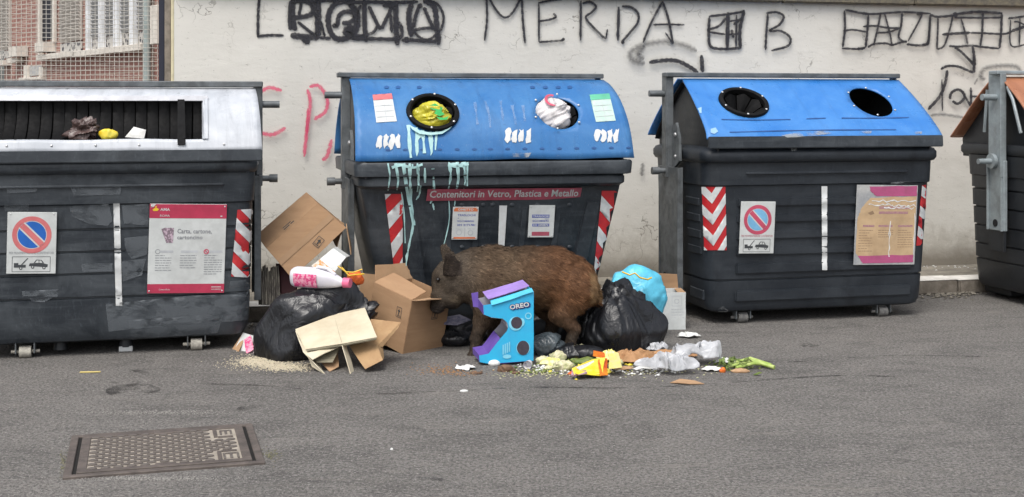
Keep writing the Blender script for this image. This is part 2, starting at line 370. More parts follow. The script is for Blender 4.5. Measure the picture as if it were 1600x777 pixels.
# numpy lattice noise
def vnoise(P, seed=0):
    P = np.asarray(P, dtype=np.float64); i = np.floor(P).astype(np.int64); f = P-i; u = f*f*f*(f*(f*6-15)+10)
    def h(o):
        q = i+np.array(o); x = (q[:, 0]*374761393+q[:, 1]*668265263+q[:, 2]*1274126177+seed*974634777) & 0xffffffff
        x = ((x ^ (x >> 13))*1274126177) & 0xffffffff; x = x ^ (x >> 16)
        return (x & 0xffff)/32767.5-1
    r = 0
    for ox in (0, 1):
        for oy in (0, 1):
            for oz in (0, 1):
                wt = (u[:, 0] if ox else 1-u[:, 0])*(u[:, 1] if oy else 1-u[:, 1])*(u[:, 2] if oz else 1-u[:, 2])
                r = r + wt*h((ox, oy, oz))
    return r
def fbm(P, seed=0, o=4):
    r = 0; a_ = 1; P = np.asarray(P)
    for k in range(o): r = r+a_*vnoise(P*2**k+k*7.3, seed+k); a_ *= .5
    return r
def ridge(P, seed=0, o=3):
    r = 0; a_ = 1; P = np.asarray(P)
    for k in range(o): r = r+a_*(1-np.abs(vnoise(P*2.03**k+k*3.1, seed+k))*2)**1; a_ *= .5
    return r
ICO = {}
def ico(sub):
    if sub not in ICO:
        b = bmesh.new(); bmesh.ops.create_icosphere(b, subdivisions=sub, radius=1); b.verts.ensure_lookup_table()
        ICO[sub] = (np.array([v.co[:] for v in b.verts]), np.array([[v.index for v in f.verts] for f in b.faces])); b.free()
    return ICO[sub]
def blob(name, loc, ells, seed, m, sub=5, amp=.03, freq=5, knot=None, kamp=.0, flat=True, parent=None, clipz=0., kfreq=3.2, facets=0):
    """crumpled film or paper: a star-shaped union of ellipsoids with sharp creases, flat where it rests"""
    D, Fc = ico(sub); r = np.zeros(len(D))
    for (c, rad) in ells:
        c = np.array(c); rad = np.array(rad); d = D/rad; o = -c/rad
        A = (d*d).sum(1); B = (d*o).sum(1)*2; C_ = (o*o).sum()-1; disc = B*B-4*A*C_
        t = np.where(disc > 0, (-B+np.sqrt(np.maximum(disc, 0)))/(2*A), 0)
        r = np.where(r > t, np.log(np.exp(np.minimum(r*24, 60))+np.exp(np.minimum(t*24, 60)))/24 if len(ells) > 1 else r, np.maximum(t, r))
    if facets:
        fr_ = np.random.RandomState(seed); nn = []
        for i in range(facets):
            ph_ = math.acos(1-1.25*(i+.5)/facets); th_ = i*2.39996+fr_.uniform(-.35, .35); ph_ += fr_.uniform(-.16, .16); nn.append((math.sin(ph_)*math.cos(th_), math.sin(ph_)*math.sin(th_), math.cos(ph_)))
        pw = 26; inv = np.maximum(r, .03)**-pw
        for n_ in nn:
            n_ = np.array(n_); h_ = max(np.dot(np.array(c), n_)+np.linalg.norm(np.array(q)*n_) for c, q in ells)*fr_.uniform(.66, .88); inv = inv+(np.maximum(D@n_, 0)/h_)**pw
        r = 1.17*inv**(-1/pw)
    P = D*r[:, None]
    wp = P*freq+.9*np.stack([vnoise(P*freq*.6, seed+11), vnoise(P*freq*.6, seed+12), vnoise(P*freq*.6, seed+13)], 1)
    fo_ = 1 if knot is not None else 3
    disp = amp*(ridge(wp, seed, fo_)-.6)*.6+amp*.9*vnoise(P*freq*.45, seed+5)
    disp = disp+amp*(.32 if knot is not None else .5)*(ridge(wp*np.array([.6, .6, 1.5])+5, seed+20, 1 if knot is not None else 2)-.6)
    if knot is not None: disp = disp+amp*.16*(ridge(wp*2.6+3, seed+50, 1)-.5)*np.clip(vnoise(P*3, seed+51)*2, 0, 1)
    if knot is not None:
        kd = np.array(Vector(knot).normalized()[:]); q = Vector(knot).to_track_quat('Z', 'Y').to_matrix(); qi = np.array(q.transposed())
        L = D@qi.T; th = np.arctan2(L[:, 1], L[:, 0]); ph = np.arccos(np.clip(L[:, 2], -1, 1))
        th = th+.35*vnoise(P*4, seed+31)
        Q = np.stack([np.cos(th)*kfreq, np.sin(th)*kfreq, ph*.55], 1)
        disp = disp+kamp*(ridge(Q, seed+40, 2)-.75)*(.30+np.exp(-ph*1.1))
    P = P+D*disp[:, None]
    if flat: P[:, 2] = np.where(P[:, 2] < clipz, clipz+(P[:, 2]-clipz)*.06, P[:, 2])
    o = raw(name, P, Fc, m, parent, True, 50)
    o.location = loc
    return o
def smooth_poly(pts, per=8):
    P = [Vector((p[0], p[1])) for p in pts]
    if len(P) < 3: return [P[0].lerp(P[-1], k/per) for k in range(per+1)]
    out = []; Q = [P[0]*2-P[1]]+P+[P[-1]*2-P[-2]]
    for i in range(1, len(Q)-2):
        for k in range(per):
            t = k/per; p0, p1, p2, p3 = Q[i-1], Q[i], Q[i+1], Q[i+2]
            out.append(.5*((2*p1)+(p2-p0)*t+(2*p0-5*p1+4*p2-p3)*t*t+(3*p1-p0-3*p2+p3)*t**3))
    out.append(P[-1]); return out
# ------------------------------------------------------------------ the setting: ground, kerb, pavement, wall
YAW = R(14); UX, UY = math.cos(YAW), math.sin(YAW)
ROT = Matrix.Rotation(YAW, 4, 'Z')
def grid_sheet(name, x0, x1, y0, y1, nx, ny, m, z=0, mtx=None, hf=None):
    V = []; Fc = []
    for j in range(ny+1):
        for i in range(nx+1):
            x, y = x0+(x1-x0)*i/nx, y0+(y1-y0)*j/ny; p = Vector((x, y, z+(hf(x, y) if hf else 0)))
            V.append((mtx @ p)[:] if mtx else p[:])
    for j in range(ny):
        for i in range(nx): q = j*(nx+1)+i; Fc.append((q, q+1, q+nx+2, q+nx+1))
    return raw(name, V, Fc, m)
g = G(); 
xs = [-300, -8, 8, 300]; ys = [-300, 2, 14, 300]
road = grid_sheet('road', -300, 300, -300, 300, 4, 4, M['asphalt']); tag(road, kind='structure', label='worn grey asphalt street')
# local frame of the wall line: origin on the wall face, x along it
WO = Vector((0, 10.75, 0)); WM = Matrix.Translation(WO) @ ROT; WMI = WM.inverted()
CO_ = Vector((0, 9.77, 0)); CM = Matrix.Translation(CO_) @ ROT
wx0 = (WMI @ at(272, 200, 10.08)).x
g = G().box((0, .60, .045), (40, .70, .12), 0)
o = g.obj('pavement', M['pave'], smooth=False); o.matrix_world = CM; tag(o, kind='structure', label='dirty narrow pavement between kerb and wall')
ks = empty('kerb', CO_, YAW); tag(ks, kind='structure', label='travertine kerb edge with white worn top')
rnd = random.Random(3)
km = None
for i in range(-6, 9):
    if km is None:
        ko = G().box((0, .125, .057), (.985, .25, .116), .012, seg=2).obj('kerb_stone', M['curb'], ks); km = ko.data
        tp = G().box((0, .125, .1165), (.995, .235, .008), .002).obj('kerb_paint', M['curbpaint'], ko); tm = tp.data
    else:
        ko = link('kerb_stone', km, ks); tp = link('kerb_paint', tm, ko)
    ko.location = (i*1.0+.35, rnd.uniform(-.006, .006), rnd.uniform(-.004, .004))
# wall
wall = empty('boundary_wall', WO, YAW); tag(wall, 'long off-white plastered wall covered in black graffiti behind the bins', 'wall')
WL = 26
def wallsurf():
    nx, nz = 260, 44; V = []; Fc = []; x1 = wx0+WL
    for j in range(nz+1):
        for i in range(nx+1):
            x = wx0+WL*(i/nx)**1.0; z = .0+2.5*j/nz
            V.append((x, .0, z))
    V = np.array(V); V[:, 1] = .004*fbm(V*np.array([1.1, 1, 1.6]), 4, 3)
    for j in range(nz):
        for i in range(nx): q = j*(nx+1)+i; Fc.append((q, q+1, q+nx+2, q+nx+1))
    return V, Fc
V, Fc = wallsurf(); raw('plaster_face', V, Fc, M['plaster'], wall)
G().box((wx0+WL/2, .17, 1.24), (WL, .30, 2.5), 0).obj('wall_core', M['plaster'], wall, smooth=False)
G().box((wx0-.012, .16, 1.24), (.024, .335, 2.48), .004).obj('wall_end', M['pillar'], wall)
G().box((wx0-.05, .20, 1.24), (.05, .20, 2.46), .006).obj('wall_edge_post', mat('grey_brown_render', (.24, .21, .18), (.15, .13, .11), rough=.9, scale=14), wall)
for i in range(20):
    G().box((wx0+.64+i*1.3, .16, 2.535+rnd.uniform(-.003, .003)), (1.292, .46, .11), .012, seg=2).obj('coping_stone', M['coping'], wall)

# ---- graffiti: thin ribbons of paint 1 mm off the plaster, soft spray edge made in the paint material
def spray(name, c, soft, dens=1.):
    k = NT(name); uv = k.n('ShaderNodeUVMap'); sp = k.n('ShaderNodeSeparateXYZ'); k.set(sp.inputs[0], uv.outputs[0])
    d = k.math('ABSOLUTE', k.math('SUBTRACT', sp.outputs[0], .5))
    d = k.math('ADD', d, k.math('MULTIPLY', k.math('SUBTRACT', k.noise(60, 5, .7), .5), .16))
    al = k.math('MULTIPLY', k.ramp(d, .5-soft, .46, 1, 0), dens)
    al = k.math('MULTIPLY', al, k.noise(24, 6, .75, .2, (1, 1, 2), .20, .46)); al = k.math('MULTIPLY', al, k.noise(4.5, 4, .6, .2, None, .05, .42))
    k.P(Base_Color=c, Roughness=.7, Alpha=al); return k.m
SP = {'k': spray('black_spray', (.018, .017, .024), .20, .97), 'o': spray('overspray', (.05, .05, .055), .48, .22), 'g': spray('thin_black_spray', (.03, .03, .035), .44, .62),
      'f': spray('faint_grey_spray', (.10, .10, .10), .46, .45), 'p': spray('pink_spray', (.62, .06, .14), .34, .85)}
ZOFF = [.0085]
def graff(strokes, name, key, label=None):
    V = []; Fc = []; U = []
    for wpx, pts in strokes:
        Q = smooth_poly(pts, 6); n = len(Q); tot = sum((Q[i+1]-Q[i]).length for i in range(n-1)); acc = 0; ZOFF[0] += .00012
        ring = []
        for i, p in enumerate(Q):
            d = (Q[min(i+1, n-1)]-Q[max(i-1, 0)]); d = d.normalized() if d.length > 1e-6 else Vector((1, 0)); nn = Vector((-d.y, d.x))
            if i: acc += (Q[i]-Q[i-1]).length
            e_ = min(acc, tot-acc); hw = wpx*.62*min(1, .45+.55*math.sqrt(min(1, e_/(wpx*.45+1e-6))))
            hw *= 1+.12*math.sin(acc*.21+len(V))
            for s_ in (-1, 1):
                q = p+nn*hw*s_; r_ = ray(q.x, q.y)
                O = WMI @ Vector((0, 0, CH)); Dv = WMI.to_3x3() @ r_; t = (-ZOFF[0]-O.y)/Dv.y; h_ = O+Dv*t
                V.append(h_[:]); U.append((.5+.5*s_, acc/40))
        b = len(V)-2*n
        for i in range(n-1): Fc.append((b+2*i, b+2*i+1, b+2*i+3, b+2*i+2))
    o = raw(name, V, Fc, SP[key], wall, False); uvl = o.data.uv_layers.new(name='UVMap')
    li = np.zeros(len(o.data.loops), dtype=np.int32); o.data.loops.foreach_get('vertex_index', li)
    uvl.data.foreach_set('uv', np.array(U, dtype=np.float32)[li].ravel())
    if label: o['label'] = label
    if key == 'k':
        for st in strokes: graff([(st[0]*2.1+1.5, st[1])], 'overspray', 'o')
    return o
def zs(ox, oy, sc, pts): return [(ox+x/sc, oy+y/sc) for x, y in pts]
A_ = lambda *p: zs(390, 0, 9.71, p); B_ = lambda *p: zs(540, 0, 9.71, p); C2 = lambda *p: zs(740, 0, 4.706, p)
D_ = lambda *p: zs(1300, 0, 9.71, p); E_ = lambda *p: zs(1440, 0, 7.77, p); H_ = lambda *p: zs(1440, 90, 7.06, p); I_ = lambda *p: zs(940, 0, 3.885, p)
J_ = lambda *p: zs(390, 110, 3.885, p)
graff([(4.6, A_((150, -40), (130, 200), (125, 570))), (4.2, A_((110, 555), (300, 535), (520, 540)))], 'graffiti', 'k', 'black letter L')
graff([
 (9, A_((660, -20), (650, 240), (690, 470))), (6, A_((620, 20), (605, 300), (620, 460))),
 (8, A_((640, 20), (780, 5), (920, 50), (965, 150), (900, 235), (640, 275))), (5, A_((790, 30), (745, 240))),
 (5, A_((730, 330), (850, 430), (980, 530))), (10, A_((620, 530), (800, 560), (1060, 570))), (9, A_((800, 590), (910, 655))),
 (9, A_((1040, -10), (1045, 300), (1040, 560))), (4, A_((1080, 320), (1140, 560))), (6, A_((960, 30), (1010, 200), (1020, 560))),
 (5, A_((620, 20), (1300, 10), (1600, 5))), (5, A_((1060, 570), (1230, 585))),
 (9, A_((1500, 10), (1300, 60), (1200, 220), (1205, 420), (1290, 570), (1430, 590), (1560, 540))),
 (9, A_((1500, 30), (1620, 180), (1640, 350), (1600, 480), (1480, 570))),
 (7, A_((1250, 390), (1330, 380), (1350, 250), (1440, 180), (1560, 190), (1600, 260), (1520, 340), (1400, 350))),
 (12, A_((1570, 400), (1470, 470), (1470, 540))),
 (5, B_((60, 70), (140, 200), (150, 330), (120, 480))), (5, B_((240, 80), (150, 200))),
 (8, B_((290, -10), (285, 300), (310, 640))), (6, B_((350, 90), (430, 260), (500, 400), (545, 440))),
 (6, B_((545, 440), (610, 300), (680, 150), (690, 20))), (5, B_((680, 200), (700, 500))), (9, B_((760, 30), (765, 400), (785, 690))),
 (6, B_((800, 330), (850, 430), (840, 560), (700, 585))), (5, B_((100, 540), (280, 540), (420, 490), (480, 400))),
 (6, B_((90, 590), (400, 590), (780, 600))), (6, B_((-10, 40), (400, 30), (700, 40), (1100, 30))), (6, B_((560, 90), (800, 60))),
 (9, B_((1010, 60), (960, 200), (970, 400), (1000, 560))), (6, B_((1130, 60), (1060, 250), (1030, 420))),
 (9, B_((1180, 0), (1340, 100), (1380, 350), (1410, 680))), (6, B_((1190, 110), (1260, 280), (1330, 430))),
 (4, B_((1260, 10), (1400, 70), (1485, 240), (1460, 420), (1400, 500))), (5, B_((1040, 460), (1200, 430), (1380, 430))),
 (4, B_((1000, 400), (1080, 530), (1200, 600), (1310, 580), (1390, 500))), (6, B_((900, 600), (1150, 620), (1410, 630))),
 (10, B_((920, 560), (935, 650))), (5, B_((850, 610), (930, 620))), (6, B_((1130, 50), (1150, 120)))],
 'graffiti', 'k', 'black letters ROMA boxed in and crossed over')
graff([(3.6, C2((95, -30), (98, 150), (80, 300))), (3.6, C2((110, -20), (170, 80), (230, 130), (290, 90), (350, -20))), (3.8, C2((355, -30), (362, 150), (378, 320))),
 (3.4, C2((480, 15), (480, 310))), (3.2, C2((480, 22), (560, 5), (660, -8))), (3.4, C2((475, 158), (560, 145), (605, 125), (585, 98))), (3.4, C2((480, 310), (570, 305), (665, 297))),
 (6, C2((650, 285), (668, 297))),
 (3.8, C2((790, 5), (785, 300))), (3.6, C2((800, 25), (860, 15), (900, 50), (870, 90), (825, 130), (880, 200), (970, 290))), (2.6, C2((972, 290), (985, 215))),
 (4.6, C2((1068, 50), (1060, 300))), (3.8, C2((1090, 45), (1160, 55), (1210, 100), (1205, 170), (1150, 240), (1085, 315))), (5, C2((1085, 315), (1110, 312))),
 (3.6, C2((1385, 20), (1310, 160), (1245, 315))), (3.8, C2((1390, 10), (1430, 130), (1450, 230), (1466, 325))), (3.2, C2((1320, 183), (1420, 180), (1550, 184))), (2.6, C2((1410, 240), (1466, 325)))],
 'graffiti', 'k', 'thin black word MERDA')
graff([(4.6, I_((655, 105), (650, 200), (665, 285), (760, 298), (850, 290))), (4, I_((650, 100), (760, 88), (870, 70))), (4, I_((640, 182), (710, 160), (755, 110))), (3.6, I_((650, 195), (750, 210))),
 (6.5, I_((768, 75), (762, 300))), (5.5, I_((866, 60), (840, 180), (842, 295))), (4, I_((800, 150), (855, 110))), (4.5, I_((790, 180), (800, 230))), (3.2, I_((820, 90), (815, 290))), (3.2, I_((770, 210), (850, 205))),
 (3, I_((775, 130), (850, 120)))], 'graffiti', 'k', 'black letters EH scribbled together')
graff([(3.8, I_((1010, 85), (1000, 200), (995, 305))), (3.8, I_((1000, 80), (1060, 75), (1105, 100), (1080, 150), (1020, 188), (1090, 190), (1145, 230), (1130, 280), (1030, 308)))], 'graffiti', 'k', 'black letter B')
graff([(3.8, D_((190, 160), (195, 450), (160, 720))), (3.6, D_((200, 150), (450, 200), (620, 215), (1080, 185), (1500, 210))), (3.8, D_((555, 230), (535, 480), (510, 720))), (3.4, D_((150, 735), (400, 745), (510, 720))),
 (3.2, D_((170, 470), (330, 455), (530, 490))), (3.4, D_((470, 405), (650, 395), (850, 425), (1030, 430))), (3.2, D_((740, 190), (690, 450), (630, 690))), (2.8, D_((800, 210), (850, 400), (890, 560), (910, 700))),
 (3.2, D_((680, 500), (850, 490), (1030, 430))), (3.4, D_((540, 720), (640, 670), (820, 660), (910, 685), (1030, 650), (1140, 630))), (3.6, D_((1065, 200), (1050, 380), (1010, 550), (1060, 620), (1140, 640))),
 (3, D_((1370, 220), (1280, 400), (1150, 630))), (3.8, D_((1130, 670), (1280, 690), (1430, 680), (1470, 600), (1490, 220))),
 (4.5, D_((380, 745), (500, 735))), (4.5, D_((460, 200), (560, 220))), (4, D_((1280, 215), (1380, 210))),
 (3.2, E_((110, 180), (90, 400), (70, 520), (0, 548))), (4, E_((100, 180), (200, 205), (400, 190))), (3, E_((200, 210), (195, 400), (185, 600))), (3.2, E_((380, 200), (330, 400), (270, 560), (190, 600))),
 (7, E_((400, 150), (420, 215))), (3.4, E_((400, 215), (700, 218), (980, 215))), (4.4, E_((420, 170), (700, 145), (980, 165))), (3, E_((480, 230), (530, 400), (560, 540))),
 (4.4, E_((250, 420), (420, 408), (590, 400))), (3.4, E_((590, 400), (760, 405), (990, 415), (1100, 385))), (3.6, E_((745, 140), (735, 400), (710, 560))), (4, E_((975, 150), (965, 400), (945, 590))),
 (3.6, E_((330, 560), (450, 568), (600, 555), (720, 570), (940, 592))), (3.6, E_((1050, 225), (1140, 215), (1280, 195))), (2.6, E_((1080, 240), (1085, 550), (1260, 545))), (3, E_((1195, 220), (1185, 550))),
 (2.6, E_((1120, 265), (1180, 270), (1260, 310))), (5, E_((1090, 380), (1180, 350), (1260, 320)))], 'graffiti', 'k', 'black boxed letters crossed out under the coping')
graff([(4, E_((400, 575), (480, 630), (560, 710), (640, 800))), (4.6, E_((620, 560), (640, 700), (645, 800))), (4.6, H_((575, -10), (580, 90), (575, 170))), (3.6, H_((500, 0), (560, 60))),
 (4, H_((210, 130), (290, 95), (400, 100), (480, 130), (570, 170))), (5, H_((285, 140), (260, 280), (200, 430), (70, 575))), (2.6, H_((225, 240), (230, 590))),
 (4.4, H_((310, 460), (330, 390), (400, 355), (460, 390), (470, 450), (400, 510), (340, 480))), (3.6, H_((440, 370), (490, 450), (545, 545))), (4, H_((545, 330), (545, 540))), (3.2, H_((540, 430), (620, 430))),
 (6.5, C2((1290, 460), (1400, 445), (1500, 450), (1600, 500), (1650, 540))), (6.5, I_((607, 335), (612, 440)))], 'graffiti', 'k', 'looping black scrawl in the middle and at the right end')
graff([(11, C2((1260, 470), (1180, 450), (1150, 400), (1200, 350), (1300, 320), (1420, 310), (1550, 335), (1640, 380))), (12, C2((1250, 440), (1210, 400), (1260, 340))),
 (9, H_((700, 250), (650, 210), (690, 130), (800, 100), (950, 90), (1060, 110), (1100, 190))), (6, H_((100, 635), (250, 630), (470, 665))), (4, H_((580, 300), (620, 230))),
 (8, zs(900, 0, 1, [(1005-900+900-900, 255), (1002-900+900-900, 275)]))], 'graffiti', 'g', 'soft grey oval loops of spray')
graff([(7, J_((62, 135), (120, 105), (195, 125))), (7.5, J_((62, 380), (140, 390), (220, 350))), (7, J_((352, 115), (368, 200), (350, 350), (330, 525))), (7, J_((362, 100), (420, 95), (470, 170), (460, 250), (390, 298))),
 (7.5, J_((500, 420), (470, 520), (440, 545))), (5, J_((355, 230), (345, 400)))], 'graffiti', 'p', 'pink red spray letters C P')

# ------------------------------------------------------------------ text
def text2d(s, h=None, w_=None, bold=0., x=0, y=0, align='L'):
    cu = bpy.data.curves.new('t', 'FONT'); cu.body = s; cu.resolution_u = 2; cu.offset = bold
    o = bpy.data.objects.new('t', cu); COL.objects.link(o); dg = bpy.context.evaluated_depsgraph_get()
    me = o.evaluated_get(dg).to_mesh(); V = np.array([v.co[:2] for v in me.vertices]); Fc = [list(p.vertices) for p in me.polygons]
    o.evaluated_get(dg).to_mesh_clear(); bpy.data.objects.remove(o); bpy.data.curves.remove(cu)
    mn, mx = V.min(0), V.max(0); sc = h/(mx[1]-mn[1]) if h else w_/(mx[0]-mn[0])
    sx = w_/(mx[0]-mn[0]) if w_ else sc
    V = (V-mn)*np.array([sx, sc]); W = V[:, 0].max()
    off = {'L': 0, 'C': -W/2, 'R': -W}[align]
    return V+np.array([x+off, y]), Fc
def put_text(g, s, mtx, z, **kw):
    V, Fc = text2d(s, **kw); vs = [g.bm.verts.new(mtx @ Vector((a[0], a[1], z))) for a in V]
    for f in Fc:
        try: g.bm.faces.new([vs[i] for i in f])
        except ValueError: pass
    return g

# ------------------------------------------------------------------ bins
class Bin:
    def __init__(s, x, y, yaw, name, label):
        s.root = empty(name, (x, y, 0), yaw); tag(s.root, label, 'waste container', 'street waste containers in a row')
        s.mw = Matrix.Translation((x, y, 0)) @ Matrix.Rotation(yaw, 4, 'Z'); s.mi = s.mw.inverted(); s.O = s.mi @ Vector((0, 0, CH)); s.trees = []
    def reg(s, o):
        me = o.data; s.trees.append(BVHTree.FromPolygons([v.co[:] for v in me.vertices], [list(p.vertices) for p in me.polygons])); return o
    def hit(s, px, py, off=.004):
        D = (s.mi.to_3x3() @ ray(px, py)).normalized(); best = None
        for t in s.trees:
            p, n, i, d = t.ray_cast(s.O, D)
            if p is not None and (best is None or d < best[2]): best = (p, n, d)
        if best is None: return None
        n = best[1]
        if n.dot(D) > 0: n = -n
        return best[0]+n*off-D*.001
    def decal(s, polys, name, m, off=.004, step=7, parent=None):
        last = None
        for poly in polys:
            V = []; Fc = []
            P = [Vector(p) for p in poly]; n = len(P); B = []
            for i in range(n):
                a_, b_ = P[i], P[(i+1) % n]; k = max(1, int((b_-a_).length/step))
                B += [a_.lerp(b_, q/k) for q in range(k)]
            nb = len(B); x0, x1 = min(p.x for p in B), max(p.x for p in B); y0, y1 = min(p.y for p in B), max(p.y for p in B)
            I = []
            def ins(q, tol=1.2):
                c = False
                for i in range(nb):
                    a_, b_ = B[i], B[(i+1) % nb]
                    if (a_.y > q.y) != (b_.y > q.y) and q.x < (b_.x-a_.x)*(q.y-a_.y)/(b_.y-a_.y)+a_.x: c = not c
                return c
            yy = y0+step/2
            while yy < y1:
                xx = x0+step/2
                while xx < x1:
                    q = Vector((xx, yy))
                    if ins(q) and min((q-b_).length for b_ in B) > step*.35: I.append(q)
                    xx += step
                yy += step
            res = geometry.delaunay_2d_cdt(B+I, [(i, (i+1) % nb) for i in range(nb)], [], 0, 1e-5)
            vs, fs = res[0], res[2]; hh = [s.hit(v.x, v.y, off) for v in vs]; b0 = len(V); V += [(h if h else Vector((0, 0, 0)))[:] for h in hh]
            for f in fs:
                c = (vs[f[0]]+vs[f[1]]+vs[f[2]])/3
                if ins(c) and all(hh[i] for i in f):
                    q = [hh[i] for i in f]
                    if max((q[0]-q[1]).length, (q[1]-q[2]).length, (q[2]-q[0]).length) < .2: Fc.append([b0+i for i in f])
            if Fc: last = raw(name, V, Fc, m, parent or s.root, True)
        return last
    def frame(s, px, py, wpx, hpx, off=.012):
        """flat frame on the front, centred at the pixel; returns matrix, half width, half height in metres"""
        T = [s.hit(px+a_*wpx/2, py+b_*hpx/2, 0) for a_, b_ in ((-1, -1), (1, -1), (-1, 1), (1, 1))]
        c = (T[0]+T[1]+T[2]+T[3])/4; ux = ((T[1]-T[0])+(T[3]-T[2])).normalized(); uy = ((T[0]-T[2])+(T[1]-T[3])); uy = (uy-ux*uy.dot(ux)).normalized(); n = ux.cross(uy)
        W = ((T[1]-T[0]).length+(T[3]-T[2]).length)/4; H = ((T[0]-T[2]).length+(T[1]-T[3]).length)/4
        m = Matrix.Identity(4)
        for i, v in enumerate((ux, uy, n)): m[0][i], m[1][i], m[2][i] = v
        m.translation = c+n*off; return m, W, H
def strip_px(pts, w0, w1=None):
    """polyline -> polygon in the picture of a paint run"""
    w1 = w0 if w1 is None else w1; Q = smooth_poly(pts, 4); n = len(Q); L = []; Rr = []
    for i, p in enumerate(Q):
        d = (Q[min(i+1, n-1)]-Q[max(i-1, 0)]).normalized(); q = Vector((-d.y, d.x)); w_ = (w0+(w1-w0)*i/(n-1))/2*(1+.28*math.sin(i*1.9+pts[0][0])+.18*math.sin(i*4.3+pts[0][1]))
        L.append(p+q*w_); Rr.append(p-q*w_)
    return [tuple(v) for v in L+Rr[::-1]]
def body(b, m, rings, seams, n=6, name='body'):
    """rings: (z,hw,yf,yb,r); seams: z of narrow grooves"""
    zs_ = [r[0] for r in rings]
    def at_z(z):
        for A, B in zip(rings, rings[1:]):
            if A[0] <= z <= B[0]:
                t = (z-A[0])/(B[0]-A[0]); return [A[k]+(B[k]-A[k])*t for k in range(5)]
    L = [list(r) for r in rings]
    for z in seams:
        for dz, ins in ((-.011, 0), (-.006, .012), (.004, .014), (.006, -.003), (.03, -.002)):
            q = at_z(z+dz); q[1] -= ins; q[2] += ins; q[3] -= ins; L.append(q)
    L.sort(key=lambda r: r[0])
    g = G(); g.loft([rrect(r[1], r[2], r[3], r[4], r[0], n) for r in L], True, False)
    return b.reg(g.obj(name, m, b.root, 40))
def rim(b, m, rings, n=6):
    g = G(); g.loft([rrect(r[1], r[2], r[3], r[4], r[0], n) for r in rings], False, False); return b.reg(g.obj('rim', m, b.root, 50))
def prof(pts, s):
    """smooth profile through (y,z) points, s 0..1"""
    Q = smooth_poly(pts, 8); i = s*(len(Q)-1); k = min(int(i), len(Q)-2); return Q[k].lerp(Q[k+1], i-k)
def lid_panel(b, m, pts, xt, xb, holes, name='lid_panel', step=.045, side=1, rect=None):
    """sheet following the profile from ridge to eave; holes=(x,s,rx,rs); side=-1 mirrors it to the back"""
    Ltot = sum((Vector(pts[i+1])-Vector(pts[i])).length for i in range(len(pts)-1))
    B = []; E = []
    def loop(P):
        i0 = len(B); B.extend(P); E.extend([(i0+i, i0+(i+1) % len(P)) for i in range(len(P))])
    nx = int(2/step); ns = max(4, int(Ltot/step))
    out = [(-1+2*i/nx, 0) for i in range(nx)]+[(1, j/ns) for j in range(ns)]+[(1-2*i/nx, 1) for i in range(nx)]+[(-1, 1-j/ns) for j in range(ns)]
    loop([Vector((p[0], p[1]*Ltot)) for p in out])
    for h in holes: loop([Vector((h[0]+h[2]*math.cos(2*math.pi*k/36), h[1]*Ltot+h[3]*math.sin(2*math.pi*k/36))) for k in range(36)])
    if rect:
        x0, s0, x1, s1 = rect; c = [(x0, s0), (x1, s0), (x1, s1), (x0, s1)]; P = []
        for i in range(4):
            a_, c_ = Vector(c[i]), Vector(c[(i+1) % 4]); P += [a_.lerp(c_, k/12) for k in range(12)]
        loop([Vector((p.x, p.y*Ltot)) for p in P])
    def bad(x, s):
        for h in holes:
            if ((x-h[0])/h[2])**2+((s*Ltot-h[1]*Ltot)/h[3])**2 < 1: return True
        return bool(rect and rect[0] < x < rect[2] and rect[1] < s < rect[3])
    I = []
    for i in range(1, nx):
        for j in range(1, ns):
            x, s_ = -1+2*i/nx+(.3/nx if j % 2 else -.3/nx), j/ns
            if not bad(x, s_) and not any(((x-h[0])/(h[2]+.02))**2+((s_-h[1])*Ltot/(h[3]+.02))**2 < 1 for h in holes): I.append(Vector((x, s_*Ltot)))
    vs, _, fs, *_r = geometry.delaunay_2d_cdt(B+I, E, [], 0, 1e-5)
    V = []
    for v in vs:
        s_ = v.y/Ltot; q = prof(pts, min(1, max(0, s_))); half = xt+(xb-xt)*s_
        V.append((v.x*half, q.x*side, q.y+.004*math.sin(v.x*9)*s_))
    keep = [f for f in fs if not bad(sum(vs[i].x for i in f)/3, sum(vs[i].y for i in f)/3/Ltot)]
    o = raw(name, V, keep, m, b.root, True)
    bm = bmesh.new(); bm.from_mesh(o.data); bmesh.ops.recalc_face_normals(bm, faces=bm.faces[:]); bm.to_mesh(o.data); bm.free()
    b.reg(o)
    md = o.modifiers.new('thickness', 'SOLIDIFY'); md.thickness = .012; md.offset = -1 if side > 0 else 0
    return o
def prof_frame(pts, half, x, s):
    q = prof(pts, s); t = (prof(pts, min(1, s+.02))-prof(pts, max(0, s-.02))).normalized()
    up = Vector((0, -t.x, -t.y)); ux = Vector((1, 0, 0)); n = ux.cross(up); m = Matrix.Identity(4)
    for i, v in enumerate((ux, up, n)): m[0][i], m[1][i], m[2][i] = v
    m.translation = Vector((x*half, q.x, q.y)); return m
BOLT = None
def bolt(parent, p, n, r=.009):
    global BOLT
    if BOLT is None:
        g = G(); g.sphere((0, 0, 0), .009, 8, (1, 1, .6)); o = g.obj('bolt', M['bolt'], parent); BOLT = o.data
    else: o = link('bolt', BOLT, parent)
    o.location = p; o.rotation_euler = Vector(n).to_track_quat('Z', 'Y').to_euler(); o.scale = (r/.009,)*3; return o
